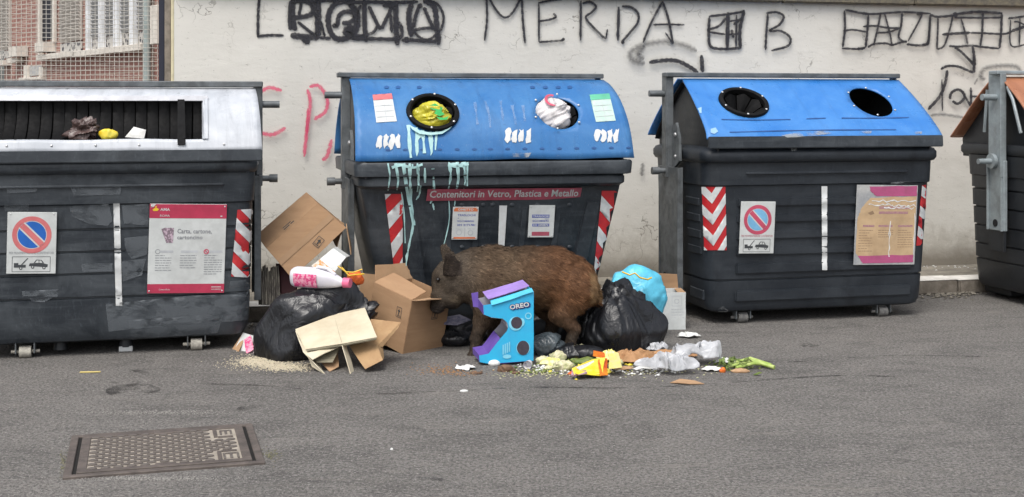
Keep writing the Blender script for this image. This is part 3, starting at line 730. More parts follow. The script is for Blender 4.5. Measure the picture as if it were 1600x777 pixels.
def opening(b, fr, rx, ry, ringed=True, flaps=True):
    if ringed:
        g = G(); n = 40; R_ = []
        for (k, z) in ((.97, -.02), (.97, .016), (1.03, .022), (1.16, .018), (1.19, .002)):
            R_.append([fr @ Vector((rx*k*math.cos(2*math.pi*i/n), ry*k*math.sin(2*math.pi*i/n), z)) for i in range(n)])
        g.loft(R_, False, False); rg = g.obj('opening_ring', M['rubber'], b.root, 40)
    else: rg = None
    for i in range(6):
        t = 2*math.pi*i/6+.35; k = 1.10 if ringed else 1.17
        bolt(rg or b.root, fr @ Vector((rx*k*math.cos(t), ry*k*math.sin(t), .022 if ringed else .004)), fr.to_3x3() @ Vector((0, 0, 1)))
    if flaps:
        for i in range(8):
            a0, a1 = 2*math.pi*i/8+.04, 2*math.pi*(i+1)/8-.04; g = G(); rows = []
            for (k, z) in ((.96, -.012), (.8, -.035), (.5, -.085), (.2, -.15)):
                rows.append([g.bm.verts.new(fr @ Vector((rx*k*math.cos(a0+(a1-a0)*j/4), ry*k*math.sin(a0+(a1-a0)*j/4), z-.012*abs(j-2)))) for j in range(5)])
            for A, B in zip(rows, rows[1:]):
                for j in range(4): g.bm.faces.new((A[j], A[j+1], B[j+1], B[j]))
            g.obj('rubber_flap', M['rubber'], rg or b.root, 60)
def gable(b, m, pf, pb, x, ztop, zlow, name='end_wall'):
    P = [(x, prof(pf, s).x+.02, prof(pf, s).y-.012) for s in (0, .25, .5, .75, 1)]
    P = P+[(x, P[-1][1]+.01, zlow)]; Q = [(x, -prof(pb, s).x-.02, prof(pb, s).y-.012) for s in (1, .75, .5, .25, 0)]; Q = [(x, Q[0][1]-.01, zlow)]+Q
    G().slab(P+Q, .012).obj(name, m, b.root, smooth=False)
def side_frame(b, m, sx, hw, ztop, zb=.18, zmid=1.12, pin=True):
    x = sx*hw
    po = G().box((x+sx*.045, 0, (ztop+zmid-.08)/2), (.018, .085, ztop-zmid+.08), .003).box((x+sx*.02, -.042, (ztop+zmid-.08)/2), (.05, .012, ztop-zmid+.08), .003).box((x+sx*.02, .042, (ztop+zmid-.08)/2), (.05, .012, ztop-zmid+.08), .003).obj('side_post', m, b.root)
    g = G(); A = [(x+sx*.03, -.24, zmid), (x+sx*.03, .17, zmid), (x+sx*.015, .15, zb), (x+sx*.0, -.20, zb)]
    g.slab(A, .014); g.box((x+sx*.012, -.22, (zmid+zb)/2), (.045, .014, zmid-zb), .003); g.box((x+sx*.012, .16, (zmid+zb)/2), (.045, .014, zmid-zb), .003)
    lo = g.obj('lower_arm', m, b.root)
    g = G().cyl((x+sx*.036, .02, zb+.13), (x+sx*.042, .02, zb+.13), .028); g.obj('arm_hole', M['hole_shade'], lo)
    if pin:
        G().cyl((x+sx*.02, 0, ztop-.15), (x+sx*.17, 0, ztop-.15), .024).obj('lifting_pin', m, b.root)
        G().cyl((x+sx*.0, -.02, zmid-.03), (x+sx*.11, -.02, zmid-.03), .020).cyl((x+sx*.10, -.02, zmid-.03), (x+sx*.155, -.02, zmid-.03), .028).obj('lifting_pin', m, b.root)
    hp = G().slab([(x, -.20, zmid+.05), (x, -.07, zmid-.02), (x, -.06, zmid+.30), (x, -.13, zmid+.33), (x, -.19, zmid+.22)], .02).obj('hinge_plate', m, b.root)
    bolt(hp, (x+sx*.014, -.13, zmid+.24), (sx, 0, 0), .018); bolt(hp, (x+sx*.014, -.13, zmid+.08), (sx, 0, 0), .014)
    return po
def caster(b, x, y, m, h=.085, fr=True):
    fk = G().box((x-.055, y, h), (.008, .07, .11), .002).box((x+.055, y, h), (.008, .07, .11), .002).box((x, y, h+.06), (.15, .10, .014), .003).obj('wheel_fork', M['steel'], b.root)
    G().cyl((x-.035, y, .038), (x+.035, y, .038), .038, seg=20).obj('wheel', m, fk); G().cyl((x-.085, y, .040), (x+.085, y, .040), .011, seg=8).obj('axle', m, fk)
def ribs(b, m, x0, x1, zz, ypl, name='rib', tz=.0):
    for (z0, z1) in zz:
        zc = (z0+z1)/2; y = ypl(zc); q = Matrix.Rotation(-math.atan(tz), 3, 'X')
        gg = G().box(((x0+x1)/2, y, zc), (x1-x0, .036, z1-z0), .009, q, 2)
        o = gg.obj(name, m, b.root); b.reg(o)

def chevrons(b, quad, n, flip=False, mid=.62, name='reflective_strip', v=True, phase=0., base=None):
    """quad TL,TR,BR,BL in the picture; diagonal or V stripes on a red strip that follows the body"""
    TL, TR, BR, BL = [Vector(q) for q in quad]
    def P(u, w_): return tuple(TL.lerp(TR, u).lerp(BL.lerp(BR, u), w_))
    st = b.decal([[P(0, 0), P(1, 0), P(1, 1), P(0, 1)]], name, M['red'], .004, 6)
    polys = []; hgt = 1/n/2; asp = (TR-TL).length/(BL-TL).length
    def clip(poly):
        # clip to 0..1 in w
        for s_, lim in ((1, 0), (-1, 1)):
            out = []
            for i in range(len(poly)):
                a_, c_ = poly[i], poly[(i+1) % len(poly)]; ia, ic = s_*(a_[1]-lim) >= 0, s_*(c_[1]-lim) >= 0
                if ia: out.append(a_)
                if ia != ic:
                    t = (lim-a_[1])/(c_[1]-a_[1]); out.append((a_[0]+(c_[0]-a_[0])*t, lim))
            poly = out
            if not poly: return []
        return poly
    for k in range(-3, n+3):
        w0 = k/n+phase
        if v: legs = [((0, w0), (mid, w0+mid*asp*1.05)), ((mid, w0+mid*asp*1.05), (1, w0+mid*asp*1.05-(1-mid)*asp*1.6))]
        else: legs = [((0, w0+(asp*.9 if flip else 0)), (1, w0+(0 if flip else asp*.9)))]
        for (a_, c_) in legs:
            q = clip([a_, c_, (c_[0], c_[1]+hgt), (a_[0], a_[1]+hgt)])
            if len(q) >= 3: polys.append([P(*t) for t in q])
    b.decal(polys, 'white_stripe', M['whitestripe'], .0065, 6, st)
    return st
def no_parking(b, px, py, wpx, hpx, ringm, bluem, textm, tilt=0):
    m, W, H = b.frame(px, py, wpx, hpx, .018); m = m @ Matrix.Rotation(tilt, 4, 'Z')
    pl = G().box((0, 0, 0), (2*W, 2*H, .004), .0015).obj('no_parking_plate', M['white'], b.root); pl.data.transform(m)
    r = W*.80; cy = H-W*.98; z = .003
    G().ring(0, cy, r*.76, r, m, z).obj('red_ring', ringm, pl, smooth=False)
    G().ell(0, cy, r*.72, r*.72, m, z).obj('blue_disc', bluem, pl, smooth=False)
    d = r*.74/math.sqrt(2); t = r*.16
    g = G(); g.poly2([(-d-t, cy+d-t), (-d+t, cy+d+t), (d+t, cy-d+t), (d-t, cy-d-t)], m, z+.0008); g.obj('white_slash', M['white'], pl, smooth=False)
    t = r*.105; g = G(); g.poly2([(-d-t, cy+d-t), (-d+t, cy+d+t), (d+t, cy-d+t), (d-t, cy-d-t)], m, z+.0016); g.obj('red_slash', ringm, pl, smooth=False)
    g = G(); put_text(g, 'PER MOVIMENTAZIONE CONTENITORI', m, z, h=H*.075, w_=W*1.8, x=-W*.9, y=-H*.36); g.obj('lettering', textm, pl, smooth=False)
    g = G(); x0, x1, y0, y1 = -W*.78, W*.78, -H*.94, -H*.44; t = W*.02
    for (a_, b_, c, d_) in ((x0, y0, x1, y0+t), (x0, y1-t, x1, y1), (x0, y0+t, x0+t, y1-t), (x1-t, y0+t, x1, y1-t)): g.rect(a_, b_, c, d_, m, z)
    yb = -H*.80
    g.rect(-W*.70, yb, -W*.22, yb+H*.09, m, z); g.rect(-W*.70, yb+H*.09, -W*.52, yb+H*.15, m, z)
    g.poly2([(-W*.42, yb+H*.09), (-W*.36, yb+H*.09), (-W*.12, yb+H*.30), (-W*.16, yb+H*.31)], m, z)
    g.ell(-W*.42, yb-H*.02, W*.07, W*.07, m, z+.0006, 14)
    g.poly2([(-W*.10, yb+H*.05), (W*.66, yb+H*.01), (W*.68, yb+H*.10), (W*.45, yb+H*.15), (-W*.06, yb+H*.14)], m, z)
    g.poly2([(W*.10, yb+H*.15), (W*.20, yb+H*.26), (W*.42, yb+H*.25), (W*.52, yb+H*.145)], m, z)
    g.ell(W*.06, yb+H*.02, W*.07, W*.07, m, z+.0006, 14); g.ell(W*.52, yb-H*.005, W*.07, W*.07, m, z+.0006, 14)
    g.obj('tow_truck_symbol', M['ink'], pl, smooth=False)
    g = G(); g.poly2([(W*.16, yb+H*.155), (W*.22, yb+H*.235), (W*.30, yb+H*.232), (W*.30, yb+H*.152)], m, z+.0012); g.poly2([(W*.33, yb+H*.152), (W*.33, yb+H*.23), (W*.40, yb+H*.225), (W*.46, yb+H*.15)], m, z+.0012)
    g.ell(-W*.42, yb-H*.02, W*.035, W*.035, m, z+.0014, 10).ell(W*.06, yb+H*.02, W*.035, W*.035, m, z+.0014, 10).ell(W*.52, yb-H*.005, W*.035, W*.035, m, z+.0014, 10); g.obj('symbol_gap', M['white'], pl, smooth=False)
    for sx in (-.88, .88): bolt(pl, m @ Vector((sx*W, H*.93, .002)), m.to_3x3() @ Vector((0, 0, 1)), .005)
    return pl
def dashes(g, m, z, x0, x1, y0, n, dy, th, seed):
    r = random.Random(seed)
    for i in range(n):
        x = x0; xe = x1-(r.random()*.5*(x1-x0) if r.random() < .4 else 0)
        while x < xe:
            w_ = r.uniform(.012, .03); g.rect(x, y0-i*dy, min(x+w_, xe), y0-i*dy+th, m, z); x += w_+.004
    return g

# ================= container with white lid (left)
b1 = Bin(-2.66, 8.53, YAW, 'waste_container', 'dark grey waste container with white lid and wide slot, leftmost of the row')
P = M['plastic']
R1 = [(.085, .79, -.40, .40, .06), (.10, .84, -.44, .43, .08), (.15, .868, -.465, .445, .10), (.21, .875, -.472, .45, .10), (.955, .893, -.51, .475, .09), (.965, .903, -.525, .49, .09), (1.155, .91, -.535, .50, .09)]
body(b1, P, R1, [.375, .525, .665, .805])
rim(b1, P, [(1.15, .908, -.535, .5, .09), (1.158, .918, -.555, .52, .10), (1.18, .925, -.57, .53, .10), (1.215, .925, -.57, .53, .10), (1.24, .915, -.555, .52, .1), (1.262, .86, -.52, .49, .09), (1.262, .82, -.48, .45, .07), (1.0, .80, -.46, .42, .07)])
yf1 = lambda z: -.525-(z-.965)/.19*.01
pf1 = [(-.05, 1.695), (-.24, 1.635), (-.42, 1.53), (-.53, 1.40), (-.575, 1.29)]
G().box((-.03, -.53, 1.075), (1.5, .03, .034), .014, seg=3).obj('rib', P, b1.root)
lid_panel(b1, M['white_lid'], pf1, .93, .95, [], rect=(-.83, .27, .62, .82))
lid_panel(b1, M['white_lid'], pf1, .93, .95, [], 'back_lid_panel', side=-1)
lid_panel(b1, M['hole_shade'], [(q[0]+.02, q[1]-.03) for q in pf1], .90, .90, [], 'shade_backing', side=-1)  # black sheet added under the back lid to paint the hollow dark
for sx in (-1, 1): gable(b1, M['plastic2'], pf1, pf1, sx*.86, 1.69, 1.15)
# lip under the lid
g = G(); g.box((0, -.583, 1.262), (1.9, .018, .075), .006, Matrix.Rotation(R(-6), 3, 'X'), 2); b1.reg(g.obj('lid_lip', M['plastic'], b1.root))
G().box((0, -.02, 1.722), (1.96, .10, .04), .006).obj('top_bar', M['steel'], b1.root)
for sx in (-1, 1): side_frame(b1, M['steel'], sx, .925, 1.735, .28, 1.11)
# slot: hood, rails and hanging rubber strips
xa, xb_ = -.83*.94, .62*.94
zt, zbm = prof(pf1, .27), prof(pf1, .82)
g = G(); g.slab([(xa, zt.x-.015, zt.y+.012), (xb_+.03, zt.x-.015, zt.y+.012), (xb_+.03, zt.x-.03, zt.y-.02), (xa, zt.x-.03, zt.y-.02)], .012); g.obj('slot_hood', mat('dull_alloy', (.42, .43, .46), rough=.4, metal=.3), b1.root)
g = G(); rows = []
for k in range(9):
    s_ = .27+.55*k/8; q = prof(pf1, s_); dpt = .21*math.sin(math.pi*k/8)**.7+.03
    rows.append([g.bm.verts.new((x, q.x+dpt*.8, q.y-dpt*.5)) for x in (xa+(xb_-xa)*i/60 for i in range(61))])
for A, B in zip(rows, rows[1:]):
    for j in range(60): g.bm.faces.new((A[j], A[j+1], B[j+1], B[j]))
g.obj('slot_back', M['rubber'], b1.root, 60)
rr = random.Random(8)
for i in range(19):
    x = xa+.03+i*(xb_-xa-.06)/18; g = G(); P5 = []
    bend = rr.uniform(.0, .03)
    for k in range(7):
        s_ = .28+.52*k/6; q = prof(pf1, s_); dpt = .16*math.sin(math.pi*k/6)**.7+.016; P5.append((q.x+dpt*.8-.012-bend*math.sin(k*.5)*.4, q.y-dpt*.5))
    w_ = .033; off = rr.uniform(-.01, .01)
    rows = [[g.bm.verts.new((x-w_+off*k/6, p[0], p[1])), g.bm.verts.new((x+off*k/6, p[0]-.006, p[1]+.002)), g.bm.verts.new((x+w_+off*k/6, p[0]+.004, p[1]))] for k, p in enumerate(P5)]
    for A, B in zip(rows, rows[1:]):
        for j in range(2): g.bm.faces.new((A[j], A[j+1], B[j+1], B[j]))
    g.obj('rubber_strip', M['rubber'], b1.root, 30)
g = G(); xs_ = xb_-.14
q0, q1 = prof(pf1, .30), prof(pf1, .90)
g.slab([(xs_-.022, q0.x-.02, q0.y), (xs_+.022, q0.x-.02, q0.y), (xs_+.03, q1.x-.015, q1.y), (xs_-.02, q1.x-.015, q1.y)], .006); g.obj('loose_strap', M['rubber'], b1.root)
g = G()
ce = []
for k in range(9):
    s_ = .26+.57*k/8; q = prof(pf1, s_); ce.append((xb_+.012+.0, q.x-.008, q.y+.006))
rows = [[g.bm.verts.new((p[0]-.02, p[1]+.09*math.sin(math.pi*k/8), p[2]-.05*math.sin(math.pi*k/8))), g.bm.verts.new(p), g.bm.verts.new((p[0]+.016, p[1], p[2]))] for k, p in enumerate(ce)]
for A, B in zip(rows, rows[1:]):
    for j in range(2): g.bm.faces.new((A[j], A[j+1], B[j+1], B[j]))
g.obj('slot_end_plate', M['white_lid'], b1.root, 30)
for i in range(7):
    p = prof(pf1, .90); bolt(b1.root, (-.85+i*.26, p.x-.004, p.y), (0, -1, .4), .008)
for sx in (-.52, .52): caster(b1, sx+.02, -.40, M['wheel'])
for x in (-.30, .10):
    f = G().cyl((x, -.32, .03), (x, -.32, .12), .045, .03).obj('foot', M['plastic4'], b1.root)
    if x > 0: G().box((x, -.33, .018), (.085, .06, .034), .004).obj('white_block', M['whitepaint'], f)
# marks on it
b1.decal([[(177, 318), (187, 318), (191, 478), (181, 478)]], 'white_paint_line', M['whitepaint'], .004, 6)
b1.decal([[(108, 321), (170, 318), (176, 345), (168, 353), (140, 350), (112, 338)], [(6, 320), (46, 318), (44, 330), (8, 330)], [(190, 320), (232, 318), (232, 352), (194, 350)], [(126, 412), (176, 411), (176, 424), (130, 425)],
  [(34, 455), (92, 452), (90, 464), (36, 463)], [(46, 466), (82, 465), (70, 472), (50, 471)], [(194, 372), (232, 368), (230, 398), (206, 405), (196, 392)], [(190, 408), (228, 404), (222, 430), (192, 440)],
  [(165, 475), (215, 470), (300, 462), (390, 460), (386, 500), (330, 505), (250, 510), (170, 518)], [(110, 292), (190, 290), (188, 304), (116, 306)], [(10, 291), (60, 291), (56, 300), (12, 302)],
  [(360, 440), (392, 436), (386, 460), (356, 458)], [(200, 500), (350, 490), (340, 520), (205, 530)]], 'grey_paint_patch', M['patch'], .004, 8)
no_parking(b1, 50, 379, 77, 96, M['pinkred'], M['signblue'], M['greyink'])
# poster
m, W, H = b1.frame(292, 388, 120, 139)
pl = G().box((0, 0, 0), (2*W, 2*H, .005), .002).obj('poster', M['white'], b1.root); pl.data.transform(m)
z = .0035
g = G(); g.rect(-W, H*.87-.0+.003, W, H*.995, m, z); g.rect(-W, H*.68, W, H*.86-.0, m, z); g.rect(-W, H*.79, W, H*.885, m, z-.0004); g.rect(-W, -H*.995, W, -H*.79, m, z); g.obj('red_band', M['crimson'], pl, smooth=False)
g = G(); put_text(g, 'AMA', m, z+.0008, h=H*.06, w_=W*.25, x=-W*.73, y=H*.845, bold=.02); put_text(g, 'ROMA', m, z+.0008, h=H*.05, w_=W*.25, x=-W*.73, y=H*.71); put_text(g, 'Comune di Roma', m, z+.0008, h=H*.035, w_=W*.28, x=-W*.7, y=-H*.93); put_text(g, 'www.amaroma.it', m, z+.0008, h=H*.04, w_=W*.26, x=W*.66, y=-H*.93); g.rect(W*.66, -H*.87, W*.92, -H*.855, m, z+.0008)
g.rect(W*.84, H*.72, W*.89, H*.745, m, z+.0008); g.poly2([(-W*.97, H*.99), (-W*.84, H*.99), (-W*.90, H*.93), (-W*.97, H*.92)], m, z+.0008); g.obj('white_lettering', M['white'], pl, smooth=False)
g = G(); g.poly2([(-W*.93, H*.87), (-W*.84, H*.92), (-W*.76, H*.88), (-W*.80, H*.84), (-W*.90, H*.84)], m, z+.0012); g.poly2([(-W*.88, H*.93), (-W*.80, H*.96), (-W*.84, H*.91)], m, z+.0012); g.obj('yellow_emblem', M['yellow'], pl, smooth=False)
g = G(); put_text(g, 'Carta, cartone,', m, z, h=H*.12, w_=W*.90, x=-W*.27, y=H*.325, bold=.015); put_text(g, 'cartoncino', m, z, h=H*.085, w_=W*.66, x=-W*.27, y=H*.21, bold=.015); g.obj('heading', M['greyink'], pl, smooth=False)
g = G()
for k, (x, an) in enumerate(((-.56, .35), (-.49, .12), (-.44, -.05))):
    c, s_ = math.cos(an), math.sin(an); pts = [(-.06, -.2), (.07, -.2), (.07, .2), (-.06, .2)]
    g.poly2([(x*W+(p[0]*c-p[1]*s_)*W, H*.30+(p[0]*s_+p[1]*c)*W*1.0) for p in pts], m, z+.0004*k)
g.obj('picture', mat('mauve_picture', (.50, .38, .45), (.2, .15, .18), rough=.6, scale=60, lo=.45, hi=.5), pl, smooth=False)
g = G(); g.rect(-W*.72, -H*.09, -W*.36, -H*.04, m, z); g.rect(-W*.16, -H*.09, W*.28, -H*.04, m, z); g.rect(W*.52, -H*.09, W*.92, -H*.04, m, z); g.obj('heading_bar', M['paleink'], pl, smooth=False)
g = G(); dashes(g, m, z, -W*.82, -W*.40, -H*.16, 7, H*.055, H*.014, 1); dashes(g, m, z, -W*.18, W*.25, -H*.16, 6, H*.055, H*.014, 2); dashes(g, m, z, W*.45, W*.92, -H*.16, 9, H*.052, H*.014, 3)
g.ring(-W*.76, -H*.065, W*.05, W*.065, m, z); g.obj('small_print', M['greyink'], pl, smooth=False)
g = G(); g.ring(W*.50, -H*.065, W*.045, W*.07, m, z+.001); g.poly2([(W*.46, -H*.045), (W*.475, -H*.03), (W*.54, -H*.085), (W*.525, -H*.10)], m, z+.001); g.obj('ban_symbol', M['parkred'], pl, smooth=False)
for sx in (-.95, .95):
    for sy in (-.95, .95): bolt(pl, m @ Vector((sx*W, sy*H, .003)), m.to_3x3() @ Vector((0, 0, 1)), .006)
chevrons(b1, [(371, 328), (398, 326), (393, 434), (361, 432)], 3, mid=.76, phase=.12)

# ================= blue lid container, tapered, middle
b2 = Bin(-.245, 9.16, YAW, 'waste_container', 'waste container with curved blue lid, mint paint drips and tapered body behind the boar')
P = M['plastic']
R2 = [(.085, .60, -.32, .36, .06), (.11, .665, -.36, .40, .08), (.17, .735, -.385, .42, .05), (1.03, .905, -.53, .50, .05)]
body(b2, P, R2, [])
rim(b2, P, [(1.02, .83, -.515, .48, .1), (1.03, .90, -.59, .54, .1), (1.05, .925, -.615, .56, .11), (1.09, .925, -.615, .56, .11), (1.115, .905, -.60, .55, .1), (1.12, .86, -.55, .5, .09), (.98, .80, -.49, .45, .08)])
rim(b2, M['plastic'], [(1.11, .94, -.63, .58, .07), (1.115, .955, -.645, .60, .08), (1.19, .96, -.655, .60, .08), (1.205, .95, -.645, .59, .07), (1.205, .90, -.60, .55, .06)]).name = 'lid_lip'
pf2 = [(-.05, 1.765), (-.22, 1.715), (-.42, 1.60), (-.57, 1.43), (-.645, 1.22)]
hole2 = []
def find_s(b, pts, xt, xb, px, py):
    h = b.hit(px, py, 0); best = min(range(201), key=lambda k: (prof(pts, k/200)-Vector((h.y, h.z))).length); s_ = best/200
    return h.x/(xt+(xb-xt)*s_), s_
tmp = lid_panel(b2, M['blue'], pf2, .925, .955, []); hl = [find_s(b2, pf2, .925, .955, *p) for p in ((676, 176), (871, 174))]
bpy.data.objects.remove(tmp); b2.trees.pop()
lid_panel(b2, M['blue'], pf2, .925, .955, [(hl[0][0], hl[0][1], .162, .140), (hl[1][0], hl[1][1], .158, .140)])
lid_panel(b2, M['blue'], pf2, .925, .955, [], 'back_lid_panel', side=-1)
lid_panel(b2, M['hole_shade'], [(q[0]+.02, q[1]-.03) for q in pf2], .90, .90, [], 'shade_backing', side=-1)  # added black sheet: shade of the hollow seen through the openings
fr2 = [prof_frame(pf2, .94, x, s_) for x, s_ in hl]
opening(b2, fr2[0], .152, .140); opening(b2, fr2[1], .149, .140, False)
for sx in (-1, 1): gable(b2, M['plastic2'], pf2, pf2, sx*.88, 1.75, 1.10)
G().box((-.04, -.02, 1.79), (1.93, .10, .035), .006).obj('top_bar', M['steel'], b2.root)
side_frame(b2, M['steel'], -1, .92, 1.80, .30, 1.08); G().box((.90, 0, 1.5), (.02, .08, .56), .004).obj('side_post', M['steel'], b2.root)
# upright panels of the tapered front
def yf2(z): return -.385-(z-.17)/.86*.135
tz2 = .157
q2 = Matrix.Rotation(math.atan(tz2), 3, 'X')
for (px, wpx) in ((645, 26), (913, 26), (700, 10), (742, 10), (815, 10), (866, 10)):
    h = b2.hit(px, 380, 0)
    if h is None: print('MISS', px); continue
    hh = .70 if wpx > 20 else .62
    yadd = -.006; x = h.x; sl_ = (x/.70)*.20 if wpx > 20 else (x/.7)*.16
    zc = .58; yy = yf2(zc)-.008; w_ = wpx/232
    g = G().box((0, 0, 0), (w_, .026 if wpx > 20 else .012, hh), .010 if wpx > 20 else .005, None, 2)
    mm = Matrix.Translation((x*.98, yy, zc)) @ q2.to_4x4() @ Matrix.Shear('XY', 4, (0, 0))
    mm[0][2] = sl_; g.bm.transform(mm); b2.reg(g.obj('front_panel', M['plastic'], b2.root))
for px in (722, 755, 770, 800, 840, 890):
    for py in (320, 386):
        h = b2.hit(px, py, 0)
        if h: G().sphere(h, .018, 10, (1, .35, .8)).obj('moulded_or_painted_dimple', M['plastic'], b2.root)
for sx in (-.42, .42): caster(b2, sx, -.27, M['wheel_dark'])
chevrons(b2, [(601, 303), (629, 303), (629, 440), (618, 440)], 3, v=False, flip=True, phase=.05)
chevrons(b2, [(940, 298), (967, 298), (941, 440), (926, 440)], 3, v=False, phase=.05)
b2.decal([[(780, 321), (792, 321), (788, 384), (778, 384)]], 'white_paint_line', M['whitepaint'], .006, 6)
m, W, H = b2.frame(787, 303, 240, 17, .006)
m = m @ Matrix.Rotation(R(.6), 4, 'Z')
pl = G().box((0, 0, 0), (2*W, 2*H, .002), .0).obj('caption_strip', M['band'], b2.root, smooth=False); pl.data.transform(m)
g = G(); put_text(g, 'Contenitori in Vetro, Plastica e Metallo', m, .0022, h=H*1.45, w_=W*1.93, x=-W*.965, y=-H*.68, bold=.018); g.obj('caption', M['white'], pl, smooth=False)
def small_poster(b, px, py, wp, hp, kind):
    m, W, H = b.frame(px, py, wp, hp, .016); pl = G().box((0, 0, 0), (2*W, 2*H, .003), .001).obj('notice', M['white'], b.root); pl.data.transform(m); z = .0024
    if kind == 0:
        g = G(); g.rect(-W*.92, H*.72, W*.92, H*.95, m, z); g.rect(-W*.92, -H*.95, W*.92, -H*.84, m, z); g.obj('red_band', M['orange'], pl, smooth=False)
        g = G(); put_text(g, 'OMETTO', m, z+.0006, h=H*.14, w_=W*1.2, x=-W*.6, y=H*.77, bold=.03); g.obj('heading', M['white'], pl, smooth=False)
        g = G(); put_text(g, 'TRASLOCHI', m, z, h=H*.13, w_=W*1.4, x=-W*.62, y=H*.43, bold=.02); put_text(g, 'e', m, z, h=H*.06, w_=W*.1, x=-W*.6, y=H*.28); put_text(g, 'SGOMBERI', m, z, h=H*.1, w_=W*1.3, x=-W*.62, y=H*.08, bold=.02); put_text(g, '331 2171781', m, z, h=H*.13, w_=W*1.4, x=-W*.62, y=-H*.17, bold=.03); g.obj('phone_lettering', M['blueink'], pl, smooth=False)
        g = G(); g.ring(-W*.45, -H*.55, W*.18, W*.24, m, z, 12); g.ring(W*.45, -H*.58, W*.16, W*.22, m, z, 12); dashes(g, m, z, -W*.7, -W*.2, -H*.35, 1, .01, H*.03, 5); dashes(g, m, z, W*.2, W*.8, -H*.35, 1, .01, H*.03, 6); g.rect(-W*.03, -H*.8, W*.02, -H*.3, m, z); g.obj('picture', M['paleink'], pl, smooth=False)
    else:
        g = G(); g.rect(-W*.75, H*.22, W*.6, H*.42, m, z); g.rect(-W*.7, -H*.32, W*.62, -H*.14, m, z); put_text(g, 'SGOMBERI', m, z, h=H*.13, w_=W*1.25, x=-W*.7, y=-H*.04, bold=.02); put_text(g, 'con', m, z, h=H*.06, w_=W*.3, x=W*.25, y=H*.12); g.obj('phone_lettering', M['blueink'], pl, smooth=False)
        g = G(); put_text(g, 'TRASLOCHI', m, z+.0006, h=H*.12, w_=W*1.2, x=-W*.68, y=H*.26, bold=.02); put_text(g, '331 2898872', m, z+.0006, h=H*.12, w_=W*1.2, x=-W*.65, y=-H*.29, bold=.02); g.obj('white_lettering', M['white'], pl, smooth=False)
        g = G(); g.rect(-W*.7, -H*.9, W*.66, -H*.65, m, z); g.obj('red_band', M['band'], pl, smooth=False)
    for sx in (-.88, .88):
        for sy in (-.9, .9): bolt(pl, m @ Vector((sx*W, sy*H, .002)), m.to_3x3() @ Vector((0, 0, 1)), .005)
for k in range(15): 
    x_ = 606+k*27-(k > 5)*2; b2.decal([[(x_-4, 234-k*.25), (x_, 232.5-k*.25), (x_+4, 234-k*.25), (x_+3, 236-k*.25), (x_-3, 236-k*.25)]], 'moulded_or_painted_dimple', M['dimple_shade'], .003, 6)  # flat decals: the shade in the dimples is painted, not moulded
for x_ in (604, 622, 655, 832, 852, 872, 890): b2.decal([[(x_-4, 136), (x_, 134.5), (x_+4, 136), (x_+3, 139), (x_-3, 139)]], 'moulded_or_painted_dimple', M['dimple_shade'], .003, 6)  # upper dimples, also only painted shade on the lid
b2.decal([[(640, 198), (655, 206), (672, 209), (690, 207), (705, 200), (700, 205), (690, 211), (672, 213), (655, 211), (643, 204)]], 'mint_paint_splash', M['mint'], .02, 6)
small_poster(b2, 726, 348, 40, 51, 0); small_poster(b2, 845, 345, 40, 50, 1)
def sticker(b, q, mbase, mtop):
    s_ = b.decal([q], 'sticker', mbase, .003, 6); TL, TR, BR, BL = [Vector(v) for v in q]
    b.decal([[tuple(TL), tuple(TR), tuple(TR.lerp(BR, .2)), tuple(TL.lerp(BL, .2))]], 'sticker_band', mtop, .005, 6, s_)
    pol = []
    for k in range(1, 4):
        w_ = .2+.8*k/4; a_, c_ = TL.lerp(BL, w_), TR.lerp(BR, w_); pol.append([tuple(a_.lerp(c_, .06)), tuple(a_.lerp(c_, .94)), tuple(a_.lerp(c_, .94)+Vector((.2, .9))), tuple(a_.lerp(c_, .06)+Vector((.2, .9)))])
    a_, c_ = TL.lerp(TR, .5).lerp(BL.lerp(BR, .5), .25), BL.lerp(BR, .5); pol.append([tuple(a_), tuple(a_+Vector((.9, 0))), tuple(c_+Vector((.9, -1))), tuple(c_+Vector((0, -1)))])
    b.decal(pol, 'sticker_lines', M['paleink'], .005, 6, s_)
sticker(b2, [(582, 149), (612, 147), (620, 190), (588, 192)], M['white'], M['pinkred'])
sticker(b2, [(921, 149), (952, 147), (962, 189), (931, 191)], M['palegreen'], M['greenprint'])
rr = random.Random(5)
def blots(x0, x1, y0, y1, n):
    L = []
    for i in range(n):
        x = x0+(x1-x0)*(i+.5)/n; w_ = (x1-x0)/n*.42; P9 = []
        for k in range(12):
            t = 2*math.pi*k/12; P9.append((x+w_*(abs(math.cos(t))**.6)*math.copysign(1, math.cos(t))*rr.uniform(.55, 1.35)+(math.sin(t))*rr.uniform(-2.4, .2), (y0+y1)/2+(y1-y0)/2*(abs(math.sin(t))**.8)*math.copysign(1, math.sin(t))*rr.uniform(.62, 1.1)))
        L.append(P9)
    return L
b2.decal(blots(587, 627, 208, 234, 4)+blots(788, 831, 200, 225, 4)+blots(928, 968, 200, 224, 4), 'white_paint_blots', M['whitepaint'], .004, 7)
b2.decal([strip_px(p, 4, 3) for p in ([(742, 160), (746, 195)], [(758, 158), (764, 180), (766, 200)], [(782, 158), (786, 190)], [(800, 165), (806, 195)], [(817, 165), (820, 190)])], 'faint_strokes', brushed('faint_white', (.2, .33, .55), .3, .6), .003, 7)
